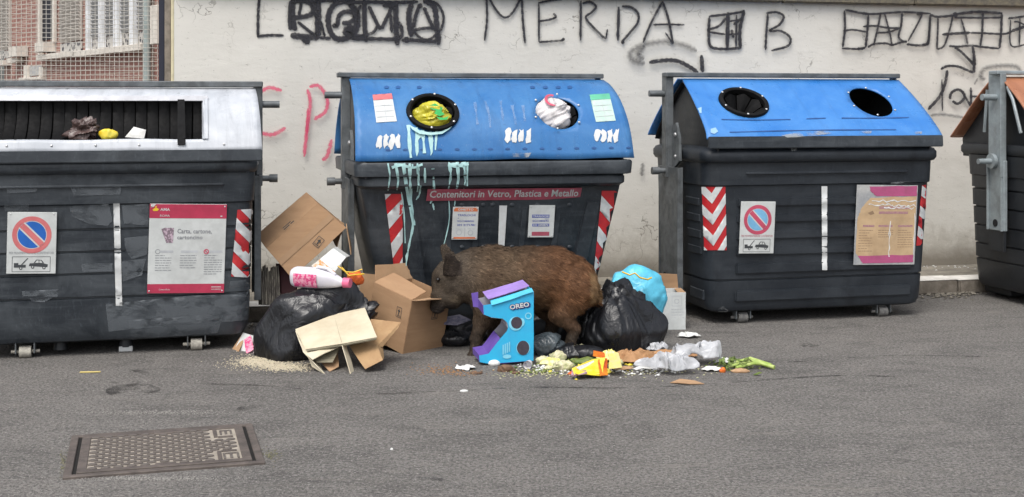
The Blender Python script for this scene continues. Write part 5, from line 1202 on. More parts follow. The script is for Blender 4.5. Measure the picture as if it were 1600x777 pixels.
#--OBJECTS--
# ------------------------------------------------------------------ the boar: one continuous skin from a smooth union of tapered limbs
BX, BY = .04, 8.22
SC = F/BY
def bp(px, py, y=0): return ((px-810)/SC+0, y, CH-(py-HY)/SC)
def build_boar():
    res = .0085; lo = np.array([-.66, -.27, -.03]); hi = np.array([.60, .27, .76]); N = ((hi-lo)/res).astype(int)
    gx, gy, gz = [lo[i]+res*np.arange(N[i]) for i in range(3)]
    X, Y, Z = np.meshgrid(gx, gy, gz, indexing='ij'); P = np.stack([X, Y, Z], -1).reshape(-1, 3)
    def cone(a_, b_, ra, rb, sy=1.):
        s_ = np.array([1, 1/sy, 1]); a_ = np.array(a_)*s_; b_ = np.array(b_)*s_; Q = P*s_; ba = b_-a_
        t = np.clip(((Q-a_)@ba)/(ba@ba+1e-9), 0, 1); return (np.linalg.norm(Q-a_-t[:, None]*ba, axis=1)-(ra+(rb-ra)*t))*min(1, sy)
    def sm(a_, b_, k):
        h = np.clip(.5+.5*(b_-a_)/k, 0, 1); return b_+(a_-b_)*h-k*h*(1-h)
    r = lambda px: px/SC
    f = cone(bp(765, 438), bp(822, 434), r(46), r(44), .86)
    for (a_, b_, ra, rb, sy, k) in [
        (bp(822, 434), bp(862, 434), 44, 44, .88, .05), (bp(862, 434), bp(891, 443), 44, 42, .88, .05),
        (bp(765, 434), bp(730, 432), 42, 36, .80, .06), (bp(730, 432), bp(706, 436), 35, 29, .80, .05),      # neck, skull
        (bp(702, 441, -.01), bp(691, 462, -.03), 25, 16, .9, .04), (bp(691, 462, -.03), bp(684, 478, -.04), 15, 11, 1, .02), # muzzle
        (bp(712, 452, -.03), bp(708, 466, -.04), 20, 15, 1, .03),                                              # cheek
        (bp(742, 401), bp(775, 398), 9, 10, .6, .04),           # mane ridge
        (bp(768, 460, -.08), bp(756, 494, -.10), 28, 15, .8, .04), (bp(756, 494, -.10), bp(745, 524, -.10), 13, 9, 1, .02), (bp(746, 526, -.10), bp(743, 547, -.105), 9, 8, 1, .012), (bp(742, 549, -.11), bp(737, 552, -.12), 8.5, 7, 1, .01),
        (bp(772, 465, .09), bp(776, 500, .10), 27, 16, .8, .04), (bp(776, 500, .10), bp(771, 524, .10), 13, 9, 1, .02), (bp(771, 524, .10), bp(773, 541, .10), 8.5, 8, 1, .012), (bp(772, 543, .10), bp(767, 546, .09), 8.5, 7, 1, .01),
        (bp(896, 454, -.08), bp(876, 486, -.10), 34, 19, .75, .035), (bp(876, 486, -.10), bp(896, 510, -.10), 15, 10, 1, .02), (bp(896, 510, -.10), bp(886, 546, -.10), 9, 7.5, 1, .012), (bp(883, 549, -.10), bp(877, 552, -.11), 9, 7, 1, .01),
        (bp(882, 454, .08), bp(852, 484, .10), 33, 18, .75, .035), (bp(852, 484, .10), bp(868, 508, .10), 14, 10, 1, .02), (bp(866, 510, .10), bp(853, 540, .10), 10, 8, 1, .012), (bp(852, 542, .10), bp(846, 545, .09), 8.5, 7, 1, .01),
        (bp(790, 450), bp(848, 448), 37, 34, .8, .04)]:
        f = sm(f, cone(a_, b_, ra/SC, rb/SC, sy), k)
    # ears
    for (c, d, yy, ra_) in (((707, 417), (702, 396), -.105, 14), ((700, 404), (692, 389), .05, 11)):
        a_ = bp(c[0], c[1], yy); b_ = bp(d[0], d[1], yy*1.25); f = sm(f, cone(a_, b_, ra_/SC, 5/SC, .42), .010)
    f = f+.0035*fbm(P*26, 3, 2)
    # tail
    f = sm(f, cone(bp(918, 424, -.02), bp(931, 446, -.03), 5/SC, 4/SC), .012); f = sm(f, cone(bp(931, 446, -.03), bp(933, 472, -.03), 4/SC, 3.2/SC), .006)
    f = f.reshape(tuple(N)); 
    # surface nets
    ins = f < 0; c = [ins[i:N[0]-1+i, j:N[1]-1+j, k:N[2]-1+k] for i in (0, 1) for j in (0, 1) for k in (0, 1)]
    cnt = sum(q.astype(int) for q in c); act = (cnt > 0) & (cnt < 8); idx = -np.ones(act.shape, int); idx[act] = np.arange(act.sum())
    base = np.argwhere(act); acc = np.zeros((len(base), 3)); num = np.zeros(len(base))
    fc = lambda o: f[base[:, 0]+o[0], base[:, 1]+o[1], base[:, 2]+o[2]]
    cor = [(i, j, k) for i in (0, 1) for j in (0, 1) for k in (0, 1)]
    for a_ in cor:
        for ax in range(3):
            if a_[ax] == 0:
                b_ = list(a_); b_[ax] = 1; fa, fb = fc(a_), fc(b_); m_ = (fa < 0) != (fb < 0); t = np.where(m_, fa/(fa-fb+1e-12), 0)
                p = np.array(a_)[None, :]*1.0+np.zeros((len(base), 3)); p[:, ax] += t; acc += p*m_[:, None]; num += m_
    V = lo+(base+acc/num[:, None])*res; Fc = []
    for ax in range(3):
        s0 = [slice(1, n-1) for n in N]; s0[ax] = slice(0, N[ax]-1); a_ = ins[tuple(s0)]; s1 = list(s0); s1[ax] = slice(1, N[ax]); b_ = ins[tuple(s1)]
        e = np.argwhere(a_ != b_); st = np.array([1, 1, 1]); st[ax] = 0; e = e+st; u, v = [(1, 2), (2, 0), (0, 1)][ax]
        du = np.zeros(3, int); du[u] = 1; dv = np.zeros(3, int); dv[v] = 1
        g4 = lambda q: idx[q[:, 0], q[:, 1], q[:, 2]]
        q = np.stack([g4(e-du-dv), g4(e-dv), g4(e), g4(e-du)], 1); fl_ = ins[tuple((e-0).T)] == False
        q[fl_] = q[fl_] ; inside_first = ins[e[:, 0], e[:, 1], e[:, 2]]; q[~inside_first] = q[~inside_first][:, ::-1]; Fc.append(q)
    return V, np.concatenate(Fc)
V, Fc = build_boar()
boar = empty('wild_boar', (BX, BY, 0)); tag(boar, 'brown shaggy wild boar standing side on with its snout in a cardboard box', 'wild boar')
# coat colour of the animal by body region
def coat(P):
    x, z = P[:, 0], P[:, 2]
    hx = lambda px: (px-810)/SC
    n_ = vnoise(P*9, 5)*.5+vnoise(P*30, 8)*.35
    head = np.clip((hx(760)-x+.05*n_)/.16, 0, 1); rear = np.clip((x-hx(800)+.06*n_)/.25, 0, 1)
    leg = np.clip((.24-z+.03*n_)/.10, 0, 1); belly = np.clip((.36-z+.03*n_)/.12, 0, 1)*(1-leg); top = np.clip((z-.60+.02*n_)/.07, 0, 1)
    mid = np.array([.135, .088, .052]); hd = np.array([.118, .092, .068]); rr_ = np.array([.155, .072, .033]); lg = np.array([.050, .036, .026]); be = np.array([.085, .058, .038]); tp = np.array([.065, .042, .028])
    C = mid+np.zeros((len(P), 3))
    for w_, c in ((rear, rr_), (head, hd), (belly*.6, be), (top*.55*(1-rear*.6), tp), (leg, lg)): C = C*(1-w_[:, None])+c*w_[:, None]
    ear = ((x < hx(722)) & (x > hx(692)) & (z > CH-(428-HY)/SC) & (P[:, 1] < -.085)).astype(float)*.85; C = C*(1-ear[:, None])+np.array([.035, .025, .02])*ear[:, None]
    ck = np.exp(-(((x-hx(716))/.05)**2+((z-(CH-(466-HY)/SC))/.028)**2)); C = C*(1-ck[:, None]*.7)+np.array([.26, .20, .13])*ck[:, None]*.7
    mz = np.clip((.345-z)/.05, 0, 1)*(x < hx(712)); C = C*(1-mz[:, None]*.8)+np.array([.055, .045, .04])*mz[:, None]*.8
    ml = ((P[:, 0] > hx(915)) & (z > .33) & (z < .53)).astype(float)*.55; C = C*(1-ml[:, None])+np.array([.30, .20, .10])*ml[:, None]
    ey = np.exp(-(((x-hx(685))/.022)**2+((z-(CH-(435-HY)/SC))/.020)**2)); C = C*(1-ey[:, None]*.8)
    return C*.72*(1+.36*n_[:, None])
def colattr(me, C):
    at_ = me.color_attributes.new('coat', 'FLOAT_COLOR', 'POINT'); at_.data.foreach_set('color', np.concatenate([C, np.ones((len(C), 1))], 1).astype(np.float32).ravel())
kf = NT('boar_coat'); an = kf.n('ShaderNodeAttribute'); an.attribute_name = 'coat'
kf.P(Base_Color=an.outputs['Color'], Roughness=.75); kf.b.inputs['Specular IOR Level'].default_value = .25
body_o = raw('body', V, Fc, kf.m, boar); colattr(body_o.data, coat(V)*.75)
# fur: tapered hairs rooted on the skin, combed backwards and down
rs = np.random.RandomState(4); A_c, B_c, C_c, D_c = V[Fc[:, 0]], V[Fc[:, 1]], V[Fc[:, 2]], V[Fc[:, 3]]
nr = np.cross(C_c-A_c, D_c-B_c); ar = np.linalg.norm(nr, axis=1); nr = nr/(ar[:, None]+1e-12)
cen = (A_c+B_c+C_c+D_c)/4; body_c = np.array([0, 0, .45])
if ((cen-body_c)*nr).sum(1).mean() < 0: nr = -nr
NH = 85000; pk = rs.choice(len(Fc), NH, p=ar/ar.sum()); u, v = rs.rand(NH, 1), rs.rand(NH, 1)
root = (A_c[pk]*(1-u)+B_c[pk]*u)*(1-v)+(D_c[pk]*(1-u)+C_c[pk]*u)*v; n = nr[pk]
x, z = root[:, 0], root[:, 2]; flow = np.stack([np.ones(NH), np.zeros(NH), -.30-.5*np.clip((.5-z)*3, 0, 1)], 1)
isleg = (z < .26); flow[isleg] = np.array([.25, 0, -1]); hd = x < (735-810)/SC; flow[hd] = np.array([.9, 0, .25]); flow[:, 2] += .35*vnoise(root*7, 3); flow[:, 0] += .2*vnoise(root*9, 9)
flow += rs.randn(NH, 3)*.14; flow -= n*(flow*n).sum(1)[:, None]; flow /= np.linalg.norm(flow, axis=1)[:, None]+1e-9
L = rs.uniform(.016, .042, NH); L[isleg] *= .45; L[hd] *= .5; L[(z > .60) & ~hd] *= 1.25; clump = vnoise(root*28, 14)
lift = .14+.14*np.abs(clump); lift[(z > .58)] += .05; side = np.cross(n, flow); wd = rs.uniform(.0010, .0021, NH)
mid_ = root+flow*(L*.55)[:, None]+n*(L*lift)[:, None]; tip = root+flow*L[:, None]+n*(L*lift*1.0)[:, None]+np.array([0, 0, -1])*(L*.12)[:, None]+side*(clump*.006)[:, None]
b0 = root-side*wd[:, None]-n*.002; b1_ = root+side*wd[:, None]-n*.002; m0 = mid_-side*wd[:, None]*.8; m1 = mid_+side*wd[:, None]*.8
FV = np.stack([b0, b1_, m1, m0, tip+side*.0003, tip-side*.0003], 1).reshape(-1, 3); k6 = np.arange(NH)[:, None]*6
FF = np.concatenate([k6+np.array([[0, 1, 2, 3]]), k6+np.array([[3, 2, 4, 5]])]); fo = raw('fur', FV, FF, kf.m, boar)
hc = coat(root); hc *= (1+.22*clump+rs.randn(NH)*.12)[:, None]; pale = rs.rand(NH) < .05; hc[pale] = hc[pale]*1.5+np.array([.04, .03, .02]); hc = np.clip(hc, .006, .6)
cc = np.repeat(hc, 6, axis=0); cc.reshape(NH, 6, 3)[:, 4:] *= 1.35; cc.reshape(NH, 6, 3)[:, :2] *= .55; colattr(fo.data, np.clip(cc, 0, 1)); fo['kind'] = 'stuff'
g = G(); g.sphere(bp(686, 434, -.092), .013, 14, (1, .8, .8)); eye = g.obj('eye', M['eye'], boar)
g = G(); q = Vector(bp(683, 480, -.042)); g.cyl(q, q+Vector((-.006, -.004, -.022)), .040*.9, .036, 20); g.obj('snout_disc', M['snout'], boar)
for (px, py, y) in ((739, 553, -.115), (769, 547, .095), (880, 553, -.105), (849, 546, .095)):
    c = Vector(bp(px, py, y)); c.z = .0; o = G()
    for s_ in (-1, 1): o.cyl(c+Vector((.004, s_*.014, .0)), c+Vector((.014, s_*.012, .034)), .017, .014, 10)
    o.obj('hoof', M['hoof'], boar)

# ------------------------------------------------------------------ cardboard boxes
def pan(name, pts, m, parent, t=.005, amp=.0035, cuts=7):
    g = G().slab(pts, t); bmesh.ops.recalc_face_normals(g.bm, faces=g.bm.faces[:])
    fs = sorted(g.bm.faces, key=lambda f: -f.calc_area())[:2]; es = [e for e in g.bm.edges if len([f for f in e.link_faces if f in fs]) == 1]
    bmesh.ops.subdivide_edges(g.bm, edges=es, cuts=cuts, use_grid_fill=True)
    P = np.array([v.co[:] for v in g.bm.verts]); dd = np.stack([vnoise(P*5.3, 61), vnoise(P*5.3, 62), vnoise(P*5.3, 63)], 1)*amp+np.stack([vnoise(P*17, 64), vnoise(P*17, 65), vnoise(P*17, 66)], 1)*amp*.4
    for v, d in zip(g.bm.verts, dd): v.co += Vector(d)
    return g.obj(name, m, parent, 28)
def arrow_mark(parent, mtx, s_, z):
    g = G(); t = s_*.05
    for (a_, b_, c, d_) in ((-.5, -.7, .5, -.7+.07), (-.5, .63, .5, .7), (-.5, -.63, -.43, .63), (.43, -.63, .5, .63)): g.rect(a_*s_, b_*s_, c*s_, d_*s_, mtx, z)
    g.rect(-.08*s_, -.35*s_, .08*s_, .1*s_, mtx, z); g.poly2([(-.28*s_, .08*s_), (.28*s_, .08*s_), (0, .45*s_)], mtx, z); g.rect(-.3*s_, -.5*s_, .3*s_, -.42*s_, mtx, z)
    return g.obj('arrow_mark', M['ink'], parent, False)
def frame3(o, ux, uy):
    ux = Vector(ux).normalized(); uy = Vector(uy); uy = (uy-ux*uy.dot(ux)).normalized(); n = ux.cross(uy); m = Matrix.Identity(4)
    for i, v in enumerate((ux, uy, n)): m[0][i], m[1][i], m[2][i] = v
    m.translation = o; return m
# tilted box on the heap
YA = 8.55
pA, pB, pC, pD = at(497, 319, YA), at(541, 356, YA-.02), at(457, 434, YA-.06), at(417, 388, YA-.04)
dv = at(479, 301, YA+.33)-pA
bxA = empty('cardboard_box', pC); tag(bxA, 'big brown cardboard box tilted on edge on top of the rubbish heap', 'cardboard box', 'cardboard boxes left by the containers')
L_ = [p-pC for p in (pA, pB, pC, pD)]; a_, b_, c_, d_ = L_
pan('panel', [a_, d_, c_, b_], M['card'], bxA); pan('panel', [a_, a_+dv, d_+dv, d_], M['card'], bxA); pan('panel', [d_, d_+dv, c_+dv, c_], M['card'], bxA)
pan('panel', [a_+dv, b_+dv, c_+dv, d_+dv], M['card_in'], bxA)
pan('panel', [b_, b_+dv, a_+dv, a_], M['card'], bxA)
pan('tape', [a_.lerp(b_, .42)-Vector((0, .006, 0)), a_.lerp(b_, .58)-Vector((0, .006, 0)), d_.lerp(c_, .58)-Vector((0, .006, 0)), d_.lerp(c_, .42)-Vector((0, .006, 0))], mat('dull_tape', (.345, .215, .118), (.31, .19, .10), rough=.45), bxA, .001)
fdn = (at(549, 400, YA-.02)-pB)
pan('flap', [b_+Vector((.004, .02, -.01)), b_+dv*.35+Vector((.03, 0, 0)), b_+dv*.35+fdn+Vector((.03, 0, .03)), b_+fdn*.96], M['card_in'], bxA)
pan('flap', [b_+dv*.4+Vector((.02, 0, -.005)), b_+dv, b_+dv+fdn*.7+Vector((-.05, 0, 0)), b_+dv*.4+fdn*.9+Vector((-.06, 0, 0))], M['card_in'], bxA)
fm = frame3((a_+b_+c_+d_)/4+Vector((.0, -.004, 0)), b_-a_, a_-d_); nrm = fm.to_3x3() @ Vector((0, 0, 1)); zf = .004 if nrm.y < 0 else -.004
arrow_mark(bxA, Matrix.Translation(Vector((0, -.001, 0))) @ frame3(at(498, 378, YA-.03)-pC, (.76, 0, .65), (-.6, 0, .8)) @ Matrix.Rotation(R(-80), 4, 'Z'), .05, .008)
g = G(); tm_ = frame3(at(455, 350, YA)-pC-Vector((0, .012, 0)), (.75, 0, .66), (-.66, 0, .75)); g.rect(-.06, 0, -.01, .006, tm_, 0); g.rect(.0, 0, .03, .006, tm_, 0); g.rect(-.06, .012, .01, .017, tm_, 0); g.obj('small_print', M['ink'], bxA, False)
# open box the boar is nosing in
mB = Matrix.Translation(ground(630, 553)+Vector((0, 0, .0))) @ Matrix.Rotation(R(9.5), 4, 'Y') @ Matrix.Rotation(R(7), 4, 'X') @ Matrix.Rotation(R(-43), 4, 'Z')
bxB = empty('cardboard_box'); bxB.matrix_world = mB; tag(bxB, 'open brown cardboard box under the snout of the boar, one flap folded outward', 'cardboard box', 'cardboard boxes left by the containers')
# local: corner at origin, face one runs along -x' , face two along +y'
La, Lb, Hh = .375, .335, .355
a_ = Vector((-La, 0, 0)); b_ = Vector((0, Lb, 0)); h_ = Vector((0, 0, Hh)); o_ = Vector((0, 0, 0))
pan('panel', [a_, o_, h_, a_+h_], M['card'], bxB); pan('panel', [o_, b_, b_+h_, h_], M['card'], bxB); pan('panel', [a_, a_+b_, a_+b_+h_, a_+h_], M['card'], bxB); pan('panel', [a_+b_, b_, b_+h_, a_+b_+h_], M['card'], bxB); pan('panel', [o_, b_, a_+b_, a_], M['card_in'], bxB)
pan('flap', [h_, b_+h_+Vector((0, 0, .002)), b_+h_+Vector((.085, -.02, .02)), h_+Vector((.14, -.01, .045))], M['card_in'], bxB)
pan('flap', [a_+h_, h_+Vector((-.004, .004, 0)), h_+Vector((-.01, .12, .045)), a_+h_+Vector((.0, .16, .055))], M['card'], bxB)
pan('flap', [a_+b_+h_, a_+h_+Vector((0, .01, 0)), a_+h_+Vector((-.05, .03, .10)), a_+b_+h_+Vector((-.05, -.02, .10))], M['card_in'], bxB)
tape = mat('brown_tape', (.33, .21, .11), (.28, .17, .09), rough=.3)
pan('tape', [a_+h_*.0+Vector((.165, -.004, .0)), a_+Vector((.215, -.004, 0)), a_+Vector((.215, -.004, .09)), a_+Vector((.165, -.004, .085))], tape, bxB, .001)
arrow_mark(bxB, Matrix.Translation((-.095, -.004, .245)) @ frame3(Vector(), (1, 0, 0), (0, 0, 1)), .048, .001)
arrow_mark(bxB, Matrix.Translation((.004, .22, .245)) @ frame3(Vector(), (0, 1, 0), (0, 0, 1)), .052, .001)
# flattened sheet standing behind it
o = G().slab([at(563, 427, 8.5), at(617, 432, 8.45), at(618, 540, 8.45), at(560, 545, 8.5)], .006).obj('cardboard_sheet', M['card_in'], None, False); tag(o, 'flat brown cardboard sheet standing upright behind the open box', 'cardboard')
# greyish boards on the black bag
bs = empty('folded_boards', ground(500, 584)); tag(bs, 'stack of folded greyish white boards slumped over the left black bag', 'cardboard')
BO = bs.location.copy()
def bq(name, pts, m, t=.004): return pan(name, [at(*p)-BO for p in pts], m, bs, t)
bq('top_sheet', [(462, 515, 7.80), (521, 492, 7.96), (534, 537, 7.62), (473, 547, 7.66)], M['paleboard']); bq('top_sheet', [(521, 492, 7.96), (570, 481, 8.0), (589, 527, 7.66), (534.5, 537, 7.62)], M['paleboard'])
bq('top_sheet', [(475, 550, 7.655), (534, 540, 7.615), (588, 530, 7.655), (570, 490, 7.95), (465, 520, 7.80)], M['boardedge'], .008)
for i in range(7): bq('board_layer', [(462.5+1.6*i, 517+3*i, 7.74+.012*i), (474+2*i, 550+1.5*i, 7.63+.014*i), (509-1*i, 584-1.3*i, 7.55+.016*i), (488+.5*i, 572-3*i, 7.62+.014*i)], M['paleboard'] if i % 3 == 0 else M['boardedge'], .004)
bq('loose_sheet', [(534, 539, 7.61), (541, 541, 7.72), (553, 580, 7.62), (547.5, 584, 7.53)], M['paleboard']); bq('loose_sheet', [(486, 560, 7.66), (532, 541, 7.70), (520, 566, 7.62), (497, 566, 7.60)], M['boardedge'])
bq('loose_sheet', [(498, 563, 7.68), (527, 548, 7.76), (529, 573, 7.66), (516, 580, 7.60)], M['card_in']); bq('loose_sheet', [(476, 552, 7.63), (533, 541, 7.66), (510, 551, 7.60), (489, 562, 7.58)], M['paleboard'])
# kraft paper bag
kb_ = empty('paper_bag', ground(572, 577)); KO = kb_.location.copy(); tag(kb_, 'crumpled brown kraft paper bag in front of the open box', 'paper bag')
def kq(pts): return pan('paper_panel', [at(*p)-KO for p in pts], M['kraft'], kb_, .003)
kq([(580, 499, 7.97), (626, 504, 7.86), (590, 541, 7.74), (566, 515, 7.92)]); kq([(543, 536, 7.78), (590, 540, 7.72), (598, 563, 7.60), (571, 577, 7.57)]); kq([(590, 540, 7.725), (598, 541, 7.80), (600, 560, 7.70), (598, 563, 7.60)]); kq([(566, 515, 7.92), (590, 541, 7.74), (543, 536, 7.79), (548, 520, 7.90)])
kq([(626, 504, 7.86), (622, 512, 7.84), (598, 542, 7.76), (590, 541, 7.74)])
# small white carton on the right
cw = empty('white_carton', ground(1054, 515), R(3)); tag(cw, 'small white printed carton with one brown flap up, beside the cyan bag', 'carton')
s_ = F/9.0
W_, H_ = .19, .262
for p in ([(-W_+.08, 0, 0), (.08, 0, 0), (.08, 0, H_), (-W_+.08, 0, H_)],): pan('panel', p, M['white'], cw, .004)
pan('panel', [(.08, .003, 0), (.08, .2, 0), (.08, .2, H_), (.08, .003, H_)], M['white'], cw, .004); pan('panel', [(-W_+.08, .003, 0), (-W_+.08, .2, 0), (-W_+.08, .2, H_), (-W_+.08, .003, H_)], M['white'], cw, .004); pan('panel', [(-W_+.08, .2, 0), (.08, .2, 0), (.08, .2, H_), (-W_+.08, .2, H_)], M['white'], cw, .004)
pan('flap', [(-W_+.09, .2, H_), (.06, .2, H_), (.05, .19, H_+.10), (-W_+.10, .19, H_+.11)], M['card'], cw, .004); pan('flap', [(.08, .0, H_), (.08, .2, H_), (.03, .19, H_-.004), (.03, .01, H_-.004)], M['card_in'], cw, .003)
fm = frame3(Vector((0, -.003, 0)), (1, 0, 0), (0, 0, 1)); g = G(); g.ring(.015, .20, .014, .018, fm, 0, 16)
for (a0, b0_, a1, b1__) in ((-.02, .165, .05, .168), (-.02, .235, .05, .238), (-.02, .168, -.017, .235), (.047, .168, .05, .235)): g.rect(a0, b0_, a1, b1__, fm, 0)
g.obj('emblem', M['paleink'], cw, False); g = G(); dashes(g, fm, 0, -.025, .065, .14, 6, .02, .005, 4); o = g.obj('small_print', M['paleink'], cw, False)
# cyan and purple display stand
ds = empty('display_stand', ground(788, 571), R(4)); DO = ds.location.copy(); DSc = F/DO.y
tag(ds, 'cyan and purple cookie display stand of card with a notched side', 'display stand')
def dz(x, y): return Vector(((730+x/5.55-788)/DSc, 0, (571-(440+y/5.55))/DSc*1.0))
OUT = [(140, 205), (205, 195), (200, 165), (560, 60), (578, 92), (575, 690), (185, 712), (108, 695), (105, 640), (185, 625), (290, 492), (345, 430), (355, 400), (348, 358), (310, 322), (210, 310), (145, 285)]
dvv = Vector((-.030, .17, .016))
def side_panel(mtx_off, m, name):
    P9 = [Vector((dz(*p).x, dz(*p).z)) for p in OUT]; n = len(P9); res = geometry.delaunay_2d_cdt(P9, [(i, (i+1) % n) for i in range(n)], [], 1, 1e-6); b = bmesh.new()
    for y in (0, .004):
        vs = [b.verts.new(Vector((v.x, y, v.y))+mtx_off) for v in res[0]]
        for f in res[2]: b.faces.new([vs[i] for i in f])
        if y == 0: fr_ = vs
    for i in range(n): j = (i+1) % n; b.faces.new((fr_[i], fr_[j], vs[j], vs[i]))
    g = G(); g.add(b); return g.obj(name, m, ds, False)
sp_ = side_panel(Vector(), M['cyancard'], 'side_panel'); side_panel(dvv, M['greycard'], 'side_panel')
def strip(i, j, m, name='edge_panel', ex=0, lift=Vector()):
    a_, b_ = dz(*OUT[i]), dz(*OUT[j]); s0 = Vector((0, .0045, 0)); pan(name, [a_+s0+lift, b_+s0+lift, b_+dvv*(1+ex)+lift, a_+dvv*(1+ex)+lift], m, ds, .003)
strip(2, 3, M['lilac'], 'top_panel', .0, Vector((-.012, 0, .010))); strip(4, 5, M['cyancard'], 'back_panel'); strip(5, 6, M['purplecard'], 'bottom_panel'); strip(7, 8, M['purplecard'], 'front_lip'); strip(8, 9, M['purplecard'], 'tray_panel'); strip(9, 10, M['purplecard'], 'tray_panel'); strip(16, 0, M['purplecard'], 'upper_lip')
strip(12, 13, M['greycard'], 'inner_panel'); strip(13, 14, M['greycard'], 'inner_panel'); strip(14, 15, M['greycard'], 'inner_panel')
pan('far_panel_edge', [dz(85, 160)+dvv, dz(145, 150)+dvv, dz(145, 285)+dvv, dz(100, 280)+dvv], M['purplecard'], ds, .003)
pan('top_rim', [dz(200, 165)-Vector((0, .001, 0)), dz(560, 60)-Vector((0, .001, 0)), dz(578, 92)-Vector((0, .012, 0)), dz(210, 200)-Vector((0, .012, 0))], mat('light_cyan_card', (.05, .55, .80), rough=.5), ds, .003)
fm = frame3(Vector((0, -.0035, 0)), (1, 0, 0), (0, 0, 1))
c1, c2 = dz(427, 360), dz(485, 577)
g = G(); g.ell(c1.x-.004, c1.z-.004, .043, .043, fm, 0, 24); g.ell(c1.x+.032, c1.z+.004, .018, .026, fm, -.0002, 14); g.obj('white_torn_edge', M['brightcyan'], ds, False)
for c in ((c1.x+.001, c1.z+.001, .034, .036), (c2.x, c2.z, .038, .044)): g = G(); g.ell(c[0], c[1], c[2], c[3], fm, .0008, 28); g.obj('cookie_print', M['cookie'], ds, False)
g = G(); g.ring(c2.x, c2.z, .039, .043, fm, .0004, 28); c3 = dz(530, 300); g.ring(c3.x, c3.z, .014, .021, fm, .0004, 20)
for k in range(4): q = dz(312+k*18, 590-k*8); g.rect(q.x-.004, q.z-.03, q.x+.004, q.z+.03, fm, .0004)
q = dz(345, 650); g.ell(q.x, q.z, .026, .013, fm, .0006, 18); g.obj('pale_print', M['brightcyan'], ds, False)
# lettering rises to the right
q = dz(372, 245); rot = Matrix.Rotation(R(9), 4, 'Z'); fl2 = fm @ Matrix.Translation((q.x, q.z, 0)) @ rot
g = G(); put_text(g, 'OREO', fl2, .0008, h=.034, w_=.128, bold=.075, x=-.003, y=-.002); put_text(g, 'OREO', fl2 @ Matrix.Translation((.004, -.005, 0)), .0006, h=.036, w_=.128, bold=.085, x=-.003, y=-.002); g.obj('lettering_outline', M['navy'], ds, False)
g = G(); put_text(g, 'OREO', fl2, .0014, h=.029, w_=.120, bold=.03); g.obj('lettering', M['white'], ds, False)

# ------------------------------------------------------------------ rubbish bags
def bag(px, py, Y, z0, ells, seed, m, label, cat='rubbish bag', name='rubbish_bag', group=None, **kw):
    p = at(px, py, Y); o = blob(name, (p.x, Y, z0), ells, seed, m, **kw); tag(o, label, cat, group); return o
GB = 'rubbish bags heaped by the containers'
bag(490, 500, 8.12, .0, [((-.12, -.02, .20), (.26, .26, .29)), ((.08, .02, .33), (.24, .22, .24)), ((.24, .06, .33), (.17, .15, .19)), ((-.2, 0, .06), (.2, .22, .1))], 21, M['blackbag'], 'big black rubbish bag on the left heap, beside the white lid container', group=GB, sub=6, amp=.034, freq=2.6, knot=(.75, -.1, .55), kamp=.03, facets=13)
bag(972, 500, 8.32, .0, [((.0, 0, .14), (.275, .24, .21)), ((-.03, 0, .36), (.09, .09, .20)), ((.15, 0, .09), (.14, .16, .12))], 22, M['blackbag'], 'big black rubbish bag behind the boar, in front of the cyan bag', group=GB, sub=6, amp=.032, freq=3.4, knot=(-.15, -.15, 1), kamp=.026, facets=11)
bag(916, 500, 8.38, .0, [((0, 0, .13), (.07, .10, .20)), ((.05, 0, .03), (.12, .12, .08))], 23, M['blackbag'], 'slack bunched neck of black bag film right behind the boar', group=GB, sub=5, amp=.035, freq=8, knot=(0, 0, 1), kamp=.03)
bag(990, 480, 8.72, .0, [((0, 0, .28), (.21, .19, .27)), ((-.02, 0, .40), (.17, .15, .17))], 24, M['cyanbag'], 'bright cyan rubbish bag with a yellow drawstring', group=GB, sub=6, amp=.034, freq=4.2, knot=(-.3, -.9, .5), kamp=.024, facets=13)
g = G(); P9 = [at(*p) for p in ((972, 425, 8.50), (984, 430, 8.48), (992, 427, 8.48), (1000, 434, 8.47), (1012, 437, 8.48), (1018, 434, 8.5))]; g.tube(P9, .006, 6); o = g.obj('drawstring', M['string'], None, 60); cy = bpy.data.objects['rubbish_bag.006'] if 'rubbish_bag.006' in bpy.data.objects else None
cyb = [x for x in bpy.data.objects if x.get('label', '').startswith('bright cyan')][0]; o.parent = cyb; o.matrix_parent_inverse = Matrix.Translation(-cyb.location)
bag(852, 530, 8.10, .0, [((0, 0, .06), (.10, .09, .09)), ((.08, 0, .04), (.08, .08, .06))], 25, M['greybag'], 'smoky grey see-through bag between display stand and boar hind leg', group=GB, sub=5, amp=.02, freq=7)
bag(893, 540, 8.02, .0, [((0, 0, .025), (.15, .09, .035)), ((.1, 0, .03), (.12, .1, .05))], 26, M['blackbag'], 'flat dark bag film under the hind foot of the boar', group=GB, sub=5, amp=.015, freq=8)
bag(712, 505, 8.45, .0, [((0, 0, .045), (.13, .10, .055)), ((.05, .05, .10), (.10, .08, .05))], 27, M['blackbag'], 'crumpled black film lying behind the front leg of the boar', group=GB, sub=5, amp=.02, freq=7)
o = G().slab([at(690, 497, 8.40), at(718, 492, 8.42), at(736, 500, 8.38), at(715, 508, 8.33), at(694, 507, 8.34)], .006).obj('lilac_wrapper', mat('lilac_grey_wrapper', (.30, .29, .36), (.12, .12, .2), rough=.4, scale=40), None, False); tag(o, 'lilac grey wrapper on the black film beside the open box', 'wrapper')
bag(800, 500, 8.62, .0, [((0, 0, .05), (.26, .10, .09)), ((.25, 0, .08), (.2, .1, .12))], 28, M['blackbag'], 'low dark bag film in shadow below the belly of the boar', group=GB, sub=5, amp=.02, freq=6)
